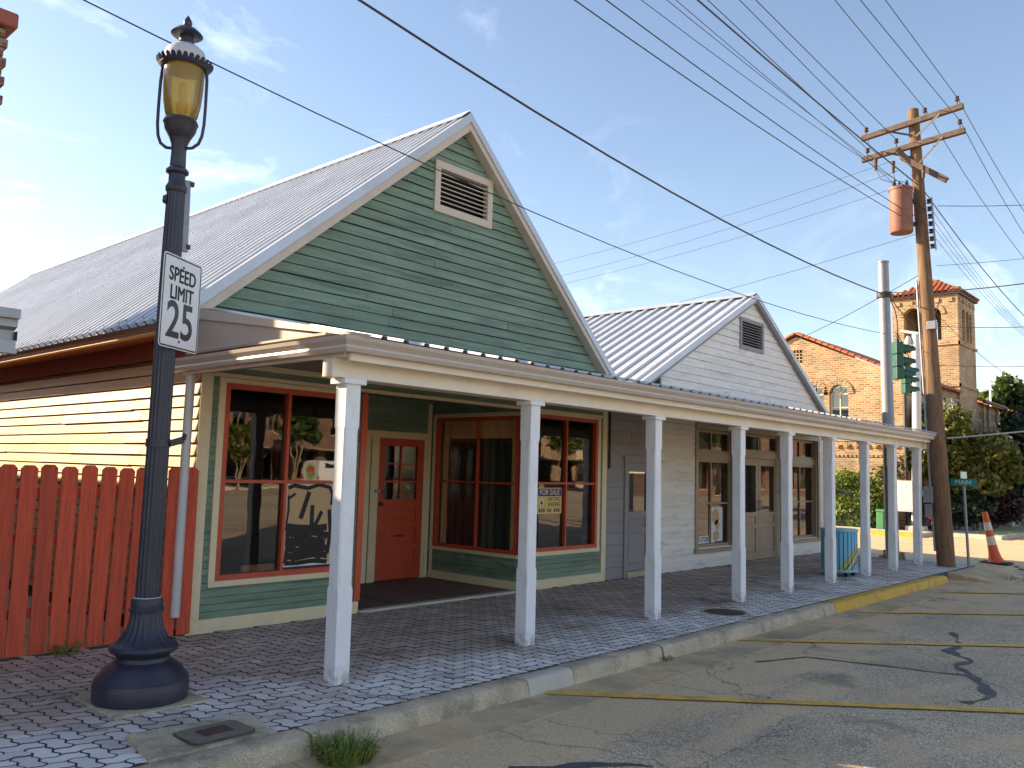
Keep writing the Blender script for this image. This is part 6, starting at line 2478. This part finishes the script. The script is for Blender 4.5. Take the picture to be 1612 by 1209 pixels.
hl = thing('brick_hall', 'low brick hall with a dark roof at the far right edge', 'building', (58, 12, 0))
MB().box(49, 75, 10.4, 20, -.2, 4.9).build('wall', 'tan_brick', hl)
q = MB()
q.hexa([(48.8, 10.1, 4.9), (75, 10.1, 4.9), (75, 15.2, 6.0), (48.8, 15.2, 6.0), (48.8, 10.1, 5.05), (75, 10.1, 5.05), (75, 15.2, 6.15), (48.8, 15.2, 6.15)])
q.build('roof', 'dark_iron', hl)
for i in range(8):
    u_ = 50 + i * 3
    MB().box(u_, u_ + 1.2, 10.38, 10.399, 1.2, 3.2).build('window', 'glass', hl)
h2 = thing('tiled_house', 'red roofed house beyond the brick hall', 'building', (80, 16, 0))
MB().box(76, 95, 13, 24, -.2, 6.4).build('wall', 'stucco', h2)
q = MB()
q.hexa([(75.5, 12.5, 6.4), (95, 12.5, 6.4), (95, 18, 8.4), (75.5, 18, 8.4), (75.5, 12.5, 6.5), (95, 12.5, 6.5), (95, 18, 8.5), (75.5, 18, 8.5)])
q.build('roof', 'roof_tile', h2)
cr = thing('steeple_cross', 'thin white cross rising above the right roofs', 'cross', (60, 13.36, 5.5))
MB().box(59.95, 60.05, 13.31, 13.41, 5.6, 8.65).build('upright', 'sign_white', cr)
MB().box(59.96, 60.04, 13.06, 13.66, 8.0, 8.1).build('crossbar', 'sign_white', cr)

# ------------------------------------------------------------------ plants
hd = thing('clipped_hedge', 'bright green hedge seen between the last porch posts', 'hedge', (32.2, 12.2, 0))
rg = random.Random(21)
cl = []
for i in range(110):
    cl.append((rg.uniform(31.7, 32.5), rg.uniform(10.9, 14.2), rg.uniform(.15, 1.85), .35, .35, .3))
leaves('foliage', 'leaf_bright', hd, cl, 9000, .085, 3)
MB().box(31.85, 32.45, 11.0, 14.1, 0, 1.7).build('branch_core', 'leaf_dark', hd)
t, cl = tree('crape_myrtle', 'flowering crape myrtle behind the wooden utility pole', 'tree', (34.3, 9.55, 0), 5.0, (1.5, 1.75, 1.75), 8500, .14, 'leaf_myrtle', 'bark_pale', 4, 5, 'flowering crape myrtles', .06, .3, 3.1, 34)
bl = [(c[0], c[1], c[2] + c[5] * .8, .28, .28, .35) for c in cl if c[2] > 3.4][:12]
leaves('blossoms', 'blossom', t, bl, 1600, .075, 8)
t, cl = tree('crape_myrtle', 'lower crape myrtle in yellow leaf right of the utility pole', 'tree', (35.0, 8.35, 0), 3.9, (1.5, 1.5, 1.45), 6500, .14, 'leaf_myrtle', 'bark_pale', 3, 6, 'flowering crape myrtles', .06, .3, 2.4, 30)
bl = [(c[0], c[1], c[2] + c[5] * .8, .22, .22, .3) for c in cl if c[2] > 2.6][:7]
leaves('blossoms', 'blossom', t, bl, 700, .075, 9)
tree('crape_myrtle', 'leafy young crape myrtle left of the camera pole', 'tree', (34.0, 10.9, 0), 3.4, (1.1, .95, 1.5), 4500, .13, 'leaf_myrtle', 'bark_pale', 3, 7, 'flowering crape myrtles', .05, .3, 2.2, 22)
tree('evergreen_tree', 'dark dense evergreen filling the far right below the church', 'tree', (42.5, 7.75, 0), 5.0, (2.2, 1.9, 2.6), 11000, .15, 'leaf_dark', 'bark', 1, 8, None, .16, .2, 2.6, 46)
tree('evergreen_tree', 'shadowy evergreen at the right edge behind the cone', 'tree', (48.0, 6.9, 0), 5.2, (3.0, 2.2, 2.7), 11000, .18, 'leaf_dark', 'bark', 1, 18, None, .16, .2, 2.6, 46)
tree('plum_shrub', 'low purple leaved shrub behind the street name sign', 'shrub', (37.6, 8.3, 0), 1.9, (1.0, 1.1, .95), 5000, .10, 'leaf_plum', 'bark', 3, 9, None, .03, .3, .95, 30)
tree('dark_shrub', 'dark low shrub under the crape myrtle', 'shrub', (34.6, 8.9, 0), 1.6, (.9, 1.3, .8), 4500, .10, 'leaf_dark', 'bark', 3, 10, None, .03, .3, .8, 30)
tree('dark_shrub', 'dark low shrub between cabinet and utility pole', 'shrub', (33.6, 9.9, 0), 1.3, (.7, 1.0, .7), 3500, .09, 'leaf_dark', 'bark', 3, 11, None, .03, .3, .65, 26)
tree('broadleaf_tree', 'rounded green tree rising behind the roofs at the right edge', 'tree', (86, 17.4, 0), 11.3, (3.2, 2.7, 2.7), 7000, .38, 'leaf_green', 'bark', 1, 12, None, .3, .2, 8.9, 26)
tree('broadleaf_tree', 'small treetop peeping over the church gutter', 'tree', (88, 20.6, 0), 9.4, (2.6, 2.3, 1.3), 3000, .4, 'leaf_green', 'bark', 1, 13, None, .25, .2, 8.3, 16)
vl = thing('concrete_vault', 'weathered concrete utility vault under the evergreens', 'utility vault', (39.8, 8.5, 0))
q = MB()
q.prism([(8.05, 0), (9.15, 0), (9.15, .95), (8.95, 1.12), (8.35, .92), (8.05, .85)], lambda a, b, d: (d, a, b), 39.2, 40.6)
bevel(q.build('shell', 'concrete', vl), .04, 2)
MB().box(39.6, 40.3, 8.03, 8.049, .08, .6).build('hatch', 'black', vl)
lw = thing('lawn_edge', 'ragged green grass edge in front of the evergreens', 'grass', (36, 8, 0))
lw['kind'] = 'stuff'
q = MB()
rg = random.Random(31)
for i in range(2600):
    x_, y_ = rg.uniform(32.2, 50), 6.9 + rg.gauss(0.5, .35)
    h_ = rg.uniform(.05, .16)
    q.add([(x_ - .012, y_, 0), (x_ + .012, y_, 0), (x_ + rg.uniform(-.05, .05), y_ + rg.uniform(-.04, .04), h_)], [(0, 1, 2)])
q.build('blades', 'weed', lw, recalc=False)

# ------------------------------------------------------------------ the far side of the street, which the shop windows reflect
mb = MB().box(-60, 140, -43.5, -39, -.2, 0)
struct('opposite_pavement', mb, 'concrete_pale', label='pavement on the far side of the street')


struct('sandy_lot', MB().box(-60, 140, -38.9, -9, -.2, -.124), 'sandy_lot', label='open sandy lot on the far side of the street')


def shopfront(label, x0, x1, y_, h_, wall_m, nwin, seed):
    t = thing('opposite_shop', label, 'building', ((x0 + x1) / 2, y_ - 4, 0), 'buildings on the far side of the street')
    FO = lambda u, d, z: (u, y_ + d, z)
    wn = (x1 - x0) / nwin
    hs, up_ = [], []
    for i in range(nwin):
        u_ = x0 + wn * (i + .5)
        hs.append(rect(u_ - wn * .33, u_ + wn * .33, .6 if i % 3 != 1 else .05, 2.9))
        if h_ > 6:
            hs.append(rect(u_ - wn * .16, u_ + wn * .16, 4.3, 5.9))
    holes_wall(rect(x0, x1, -.2, h_), hs, lambda u, z, d: FO(u, d, z), 0, -.3).build('front_wall', wall_m, t)
    for r_ in hs:
        g = group_part('window', t)
        strip(g, FO, r_[0][0], r_[1][0], r_[0][1], r_[2][1], -.2, -.22, 'glass', 'pane')
        strip(g, FO, r_[0][0] - .06, r_[1][0] + .06, r_[0][1] - .08, r_[0][1], .06, -.1, 'concrete_pale', 'sill')
        strip(g, FO, (r_[0][0] + r_[1][0]) / 2 - .03, (r_[0][0] + r_[1][0]) / 2 + .03, r_[0][1], r_[2][1], -.12, -.19, 'taupe_paint', 'glazing_bar')
    MB().box(x0, x1, y_ - 9, y_ - .6, -.2, h_ - .5).build('body', wall_m, t)
    MB().box(x0 - .1, x1 + .1, y_ - .35, y_ + .18, h_, h_ + .25).build('parapet', 'concrete_pale', t)
    MB().box(x0, x1, y_ + .001, y_ + 1.6, 3.05, 3.2).build('awning', 'taupe_paint', t)


shopfront('pale stucco shop across the street, seen in the left window', 14, 33, -44, 5.2, 'stucco', 6, 1)
shopfront('two storey brick shop across the street, seen in the left window', 33.2, 52, -44, 7.6, 'red_brick', 6, 2)
shopfront('tan brick shop across the street, seen in the right window', 52.2, 78, -44, 5.6, 'tan_brick', 7, 3)
shopfront('brick corner shop near the far crossing, seen in the white shop glass', 66, 96, -22, 7.4, 'red_brick', 8, 4)
shopfront('cream shop beyond the far crossing, seen in the white shop glass', 78.5, 120, -46, 6.5, 'stucco', 8, 5)
shopfront('low stucco shop on the far left of the opposite row', -12, 13.5, -44, 5.0, 'stucco', 7, 6)
for i, (x_, y_, h_, lab) in enumerate([(26, -37.5, 5.6, 'street tree before the pale stucco shop across the street'), (31.5, -38, 5.0, 'slender street tree beside the stucco shop corner across the street'),
                                       (36.5, -38.4, 6.4, 'multi stemmed street tree behind the white van'), (45, -37.6, 6.0, 'street tree before the two storey brick shop'),
                                       (60, -37.5, 6.0, 'street tree before the tan brick shop'), (68, -38, 6.6, 'tall street tree at the end of the tan brick shop'), (58, -17, 6.8, 'street tree by the far crossing')]):
    tree('street_tree', lab, 'tree', (x_, y_, -.1), h_, (1.9, 1.9, 1.8), 2600, .24, 'leaf_myrtle' if i % 2 else 'leaf_green', 'bark_pale', 3, 40 + i, 'street trees on the far side', .07, .25, h_ - 1.8, 20)

van = thing('parked_van', 'white van with a flower badge parked across the street', 'van', (38.5, -35.8, -.13))


def vp(a, b, c_):
    return (38.5 + a, -35.8 + b, -.13 + c_)


q = MB()
q.prism([(-.95, .35), (.95, .35), (.95, 1.1), (.86, 1.95), (.7, 2.08), (-.7, 2.08), (-.86, 1.95), (-.95, 1.1)], lambda a, b, d: vp(d, a, b), -2.5, 1.5)
bevel(q.build('body', 'van_white', van), .05, 2)
q = MB()
q.prism([(-.93, .35), (.93, .35), (.93, 1.05), (-.93, 1.05)], lambda a, b, d: vp(d, a, b), 1.5, 2.5)
bevel(q.build('bonnet', 'van_white', van), .06, 2)
for sx in (-1.6, 1.6):
    for sy in (-.86, .86):
        q = MB()
        q.tube([vp(sx, sy - .1, .34), vp(sx, sy + .1, .34)], .34, 20)
        w0 = q.build('wheel', 'rubber', van, smooth=True)
        q = MB()
        q.tube([vp(sx, sy + math.copysign(.101, sy), .34), vp(sx, sy + math.copysign(.11, sy), .34)], .19, 16)
        q.build('rim', 'steel_grey', w0)
MB().box(36.6, 37.6, -34.96, -34.90, 1.15, 1.75).build('window', 'black', van)
MB().box(38.1, 39.7, -34.96, -34.90, 1.15, 1.75).build('window', 'black', van)
for zz in (.75,):
    MB().box(35.97, 35.999, -36.7, -36.5, .75, 1.0).build('tail_light', 'signal_red', van)
    MB().box(35.97, 35.999, -35.1, -34.9, .75, 1.0).build('tail_light', 'signal_red', van)
el = [(.36 * math.cos(t * math.pi / 12), .55 * math.sin(t * math.pi / 12)) for t in range(24)]
FV = lambda a, d, b: (35.985 - d, -35.8 - a, 1.2 + b)
flat(van, 'badge', el, FV, .0, 'flower_green')
for a, b, r_, m_ in ((-.1, .2, .13, 'flower_red'), (.13, .12, .12, 'flower_red'), (-.16, -.06, .1, 'flower_blue'), (.1, -.2, .1, 'flower_red')):
    flat(van, 'badge_flower', [(a + r_ * (1 + .25 * math.cos(5 * t * math.pi / 10)) * math.cos(t * math.pi / 10), b + r_ * (1 + .25 * math.cos(5 * t * math.pi / 10)) * math.sin(t * math.pi / 10)) for t in range(20)], FV, .004, m_)

# nothing else is added: every light in the scene is the sun and the sky
